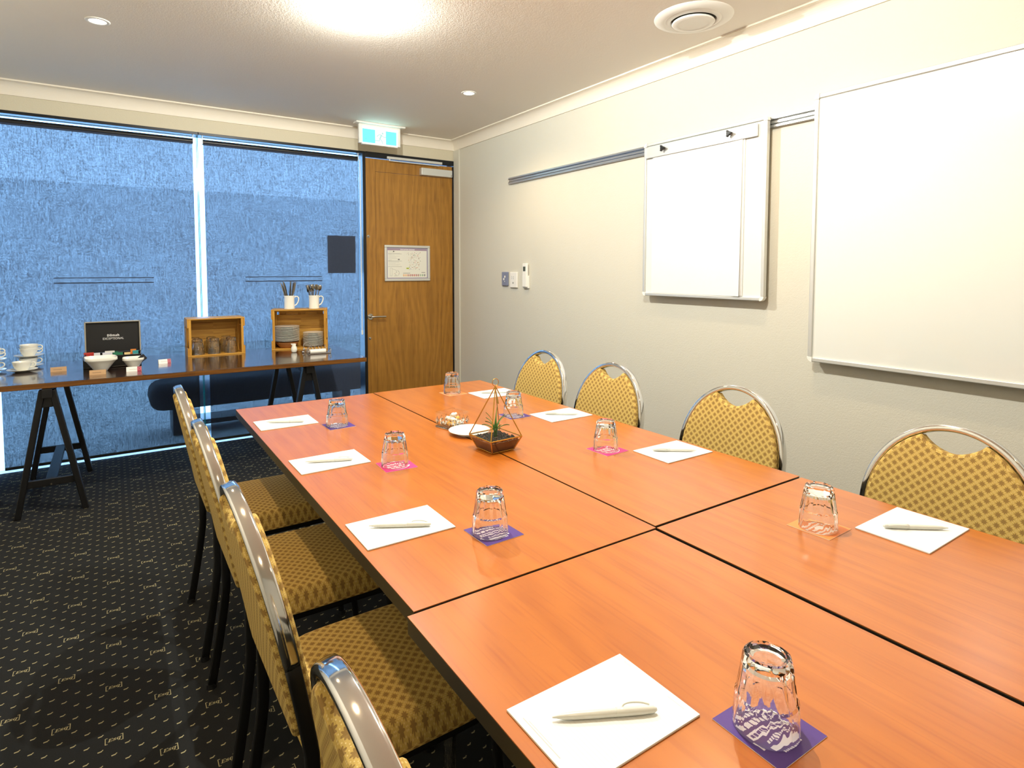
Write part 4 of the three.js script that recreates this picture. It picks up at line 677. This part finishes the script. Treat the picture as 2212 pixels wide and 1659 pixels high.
// tea box
{
  const b = thing('tea_box', 'black tea chest standing open with white lettering inside its lid', 'tea box', [-2.745, SY, 0.5], -0.03);
  const w = 0.305, d = 0.2, h = 0.075, t = 0.009;
  part(b, 'base', merge(rb(-w / 2, w / 2, 0, t, -d / 2, d / 2), rb(-w / 2, w / 2, t, h, d / 2 - t, d / 2), rb(-w / 2, w / 2, t, h, -d / 2, -d / 2 + t), rb(-w / 2, -w / 2 + t, t, h, -d / 2 + t, d / 2 - t), rb(w / 2 - t, w / 2, t, h, -d / 2 + t, d / 2 - t)), std({ color: '#08080a', roughness: 0.3 }));
  for (const x of [-0.05, 0.05]) part(b, 'divider', rb(x - 0.002, x + 0.002, t, h - 0.012, -d / 2 + t, d / 2 - t, 0.001), M.black);
  const lidTex = canvasTex(900, 600, (c, W, Hh) => { c.fillStyle = '#050507'; c.fillRect(0, 0, W, Hh); c.fillStyle = '#f2f2f2'; c.textAlign = 'center'; c.font = 'bold 62px sans-serif'; c.fillText('Dilmah', W / 2, 285); c.font = '58px sans-serif'; c.fillText('EXCEPTIONAL', W / 2, 350); });
  const lid = new THREE.Group(); lid.name = 'lid'; lid.position.set(0, h, -d / 2 + 0.004); lid.rotation.x = -0.07; b.add(lid);
  const rim = std({ color: '#b7b3a8', roughness: 0.3, metalness: 0.7 }), lh = 0.2;
  mesh('lid_panel', rb(-w / 2, w / 2, 0, lh, -0.03, -0.018, 0.003), std({ color: '#08080a', roughness: 0.3 }), lid);
  mesh('lid_rim', merge(rb(-w / 2, w / 2, lh - 0.008, lh, -0.019, 0.004, 0.002), rb(-w / 2, -w / 2 + 0.008, 0, lh, -0.019, 0.004, 0.002), rb(w / 2 - 0.008, w / 2, 0, lh, -0.019, 0.004, 0.002)), rim, lid);
  const pr = mesh('lid_print', new THREE.PlaneGeometry(w - 0.016, lh - 0.008), std({ map: lidTex, roughness: 0.45 }), lid); pr.position.set(0, (lh - 0.008) / 2, -0.0175);
  part(b, 'latch', rb(-0.012, 0.012, h - 0.03, h - 0.012, d / 2, d / 2 + 0.003, 0.001), rim);
  const cols = [['red', '#b8322c'], ['white', '#e8e6ea'], ['white', '#dfe0ea'], ['dark green', '#1d5a45'], ['green', '#2f7a5a'], ['cream', '#e6cf95'], ['orange', '#d9722e'], ['teal', '#3f9aa0'], ['red', '#c04030'], ['green', '#20614a'], ['white', '#ecebe6'], ['orange', '#e08a3c']];
  const xs = [-0.112, -0.084, -0.03, -0.004, 0.026, 0.075, 0.098, 0.12, -0.128, 0.012, -0.018, 0.11];
  cols.forEach(([n, c], i) => { const s = thing('tea_sachet', `${n} tea sachet, ${['first', 'second', 'third', 'fourth', 'fifth', 'sixth', 'seventh', 'eighth'][i % 8]} from the left in the tea chest's ${i > 7 ? 'back' : 'front'} row`, 'tea sachet', [-2.745 + xs[i], SY + 0.0092, 0.5 + (i > 7 ? -0.055 : 0.035) + 0.004 * (i % 3)], 0.1 * (hash(i, 4) - 0.5), 'tea sachets in the tea chest'); part(s, 'packet', rb(-0.026 + 0.01 * (i % 2), 0.026 - 0.01 * (i % 2), 0.0, 0.07 + 0.012 * hash(i, 8), -0.003, 0.003, 0.0015), std({ color: c, roughness: 0.4 })); part(s, 'printed_band', rb(-0.012, 0.012, 0.045, 0.06, 0.003, 0.0036, 0.0003), std({ color: i % 2 ? '#f0e6d0' : '#27364a', roughness: 0.5 })); });
}
// square-rimmed bowls
function squareBowl(s) { // lofted: round foot to square rim
  const A = 64, prof = [[0.0001, 0.003, 2], [0.3, 0.003, 2], [0.36, 0.0, 2], [0.4, 0.002, 2], [0.55, 0.03 / 0.075, 2.3], [0.78, 0.048 / 0.075, 3], [0.95, 0.062 / 0.075, 4], [1.0, 0.068 / 0.075, 4.5], [0.985, 1.0, 4.5], [0.955, 1.0, 4.5], [0.93, 0.075, 4]];
  const P = [[0, 0.004], [0.34, 0.004], [0.36, 0], [0.4, 0.001], [0.56, 0.02], [0.78, 0.045], [0.93, 0.062], [1.0, 0.066], [0.985, 0.08], [0.955, 0.08], [0.9, 0.062], [0.74, 0.045], [0.52, 0.022], [0.36, 0.009], [0, 0.008]], E = [2, 2, 2, 2.1, 2.4, 3, 4, 4.6, 4.6, 4.6, 4, 3, 2.4, 2, 2];
  const pos = [], idx = []; P.forEach(([r, y], i) => { for (let k = 0; k < A; k++) { const a = k / A * 2 * Math.PI, c = Math.cos(a), q = Math.sin(a), m = Math.pow(Math.pow(Math.abs(c), E[i]) + Math.pow(Math.abs(q), E[i]), -1 / E[i]); const R = Math.max(r, 0.001) * s * m; pos.push(R * c, y * s / 0.078, R * q); } });
  for (let i = 0; i < P.length - 1; i++) for (let k = 0; k < A; k++) { const a = i * A + k, b = i * A + (k + 1) % A; idx.push(a, a + A, b, b, a + A, b + A); }
  const g = new THREE.BufferGeometry(); g.setAttribute('position', new THREE.Float32BufferAttribute(pos, 3)); g.setIndex(idx); g.computeVertexNormals(); return g;
}
{
  const b1 = thing('square_bowl', 'larger white square china bowl in front of the tea chest', 'bowl', [-2.808, SY, 0.715], 0.1, 'white bowls by the tea chest'); part(b1, 'bowl', squareBowl(0.083), M.porcelain);
  const b2 = thing('square_bowl', 'smaller white square china bowl in front of the tea chest', 'bowl', [-2.642, SY, 0.72], -0.05, 'white bowls by the tea chest'); part(b2, 'bowl', squareBowl(0.058), M.porcelain); b2.scale.y = 1.18;
  const s = thing('sugar_sachet', 'dark sachet sticking out of the smaller white bowl', 'sachet', [-2.622, SY + 0.04, 0.728], 0.3); const m = part(s, 'packet', rb(-0.02, 0.02, 0, 0.055, -0.001, 0.001, 0.0008), std({ color: '#2b2b31', roughness: 0.4 })); m.rotation.z = -0.9; m.rotation.x = 0.2;
  const s2 = thing('sugar_sachet', 'white sachets lying inside the larger white bowl', 'sachet', [-2.808, SY + 0.02, 0.715], 0.5); const m2 = part(s2, 'packet', rb(-0.025, 0.025, 0, 0.004, -0.015, 0.015, 0.001), M.whitePlastic);
}
// little table signs
function sign(label, x, z, w, turn, style) {
  const s = thing('tent_card', label, 'sign', [x, SY, z], turn, 'little signs on the sideboard'), h = 0.026;
  const g = new THREE.Shape(); g.moveTo(-0.011, 0); g.lineTo(0.011, 0); g.lineTo(0.002, h); g.lineTo(-0.002, h);
  const e = extrude(g, w, 0); e.rotateY(Math.PI / 2); e.translate(-w / 2, 0, 0);
  const body = style === 'gold' ? std({ color: '#b08c62', roughness: 0.4 }) : M.whitePlastic; part(s, 'card', e, body);
  const t = canvasTex(256, 96, (c, W, Hh) => { c.fillStyle = style === 'gold' ? '#b9946a' : '#f0ece6'; c.fillRect(0, 0, W, Hh); c.fillStyle = style === 'gold' ? '#5c4630' : '#a8a29a'; for (let k = 0; k < 9; k++) c.fillRect(50 + k * 15, 42 + 5 * hash(k, 2), 9, 13); if (style !== 'gold') { c.fillStyle = '#9a1f3a'; c.fillRect(W * 0.72, 0, W * 0.28, Hh); c.strokeStyle = '#d98aa0'; c.lineWidth = 6; c.strokeRect(W * 0.78, 26, 38, 40); } });
  const p = new THREE.PlaneGeometry(w - 0.001, 0.0275); const m = part(s, 'print', p, std({ map: t, roughness: 0.45 }), 0, h / 2, 0.0069); m.rotation.x = -0.333;
}
sign('little gold-brown sign card beside the cup stacks', -3.02, 0.59, 0.078, 0.03, 'gold');
sign('little gold-brown sign card in front of the larger white bowl', -2.822, 0.85, 0.08, -0.05, 'gold');
sign('little white and red sign card in front of the smaller white bowl', -2.643, 0.83, 0.078, -0.05, 'red');
sign('little white and red sign card between the tea chest and the small crate', -2.468, 0.585, 0.072, 0.15, 'red');
// cups and saucers
const saucerGeo = lathe([[0, 0.003], [0.028, 0.003], [0.03, 0], [0.034, 0.001], [0.05, 0.007], [0.073, 0.0155], [0.075, 0.017], [0.0735, 0.0178], [0.05, 0.0105], [0.03, 0.006], [0, 0.006]].reverse(), 44);
const cupGeo = lathe([[0, 0.003], [0.021, 0.003], [0.023, 0], [0.026, 0.001], [0.031, 0.01], [0.042, 0.03], [0.0465, 0.05], [0.0478, 0.056], [0.0462, 0.056], [0.044, 0.05], [0.0395, 0.031], [0.029, 0.012], [0, 0.0075]].reverse(), 44);
const cupHandle = tube([V(0.044, 0.048, 0), V(0.056, 0.05, 0), V(0.066, 0.042, 0), V(0.064, 0.029, 0), V(0.052, 0.022, 0), V(0.038, 0.0215, 0)], 0.0034, 30, 8);
function saucer(x, y, z, label) { const s = mesh(numbered('saucer'), saucerGeo, M.porcelain, scene); s.position.set(x, y, z); tag(s, label, 'saucer', 'cups and saucers at the sideboard end'); }
function teacup(x, y, z, label, turn) { const c = thing('teacup', label, 'cup', [x, y, z], turn, 'cups and saucers at the sideboard end'); part(c, 'bowl', cupGeo, M.porcelain); part(c, 'handle', cupHandle, M.porcelain); }
saucer(-3.198, SY, 0.5, 'white saucer under the single front cup'); teacup(-3.198, SY + 0.0062, 0.5, 'single white cup in front of the cup stacks', -0.2);
function stack(x, z, who, turn) {
  saucer(x, SY, z, `lowest saucer of ${who}`); teacup(x, SY + 0.0062, z, `lowest cup of ${who}`, turn); saucer(x + 0.004, SY + 0.0625, z, `upper saucer of ${who}`); teacup(x + 0.004, SY + 0.0687, z, `middle cup of ${who}`, turn + 0.15); teacup(x + 0.006, SY + 0.0687 + 0.0195, z, `topmost nested cup of ${who}`, turn - 0.1);
}
stack(-3.185, 0.32, 'the cup stack behind the single cup', 0.0); stack(-3.352, 0.43, 'the cup stack at the left picture edge', -0.1);

renderer.render(scene, camera);
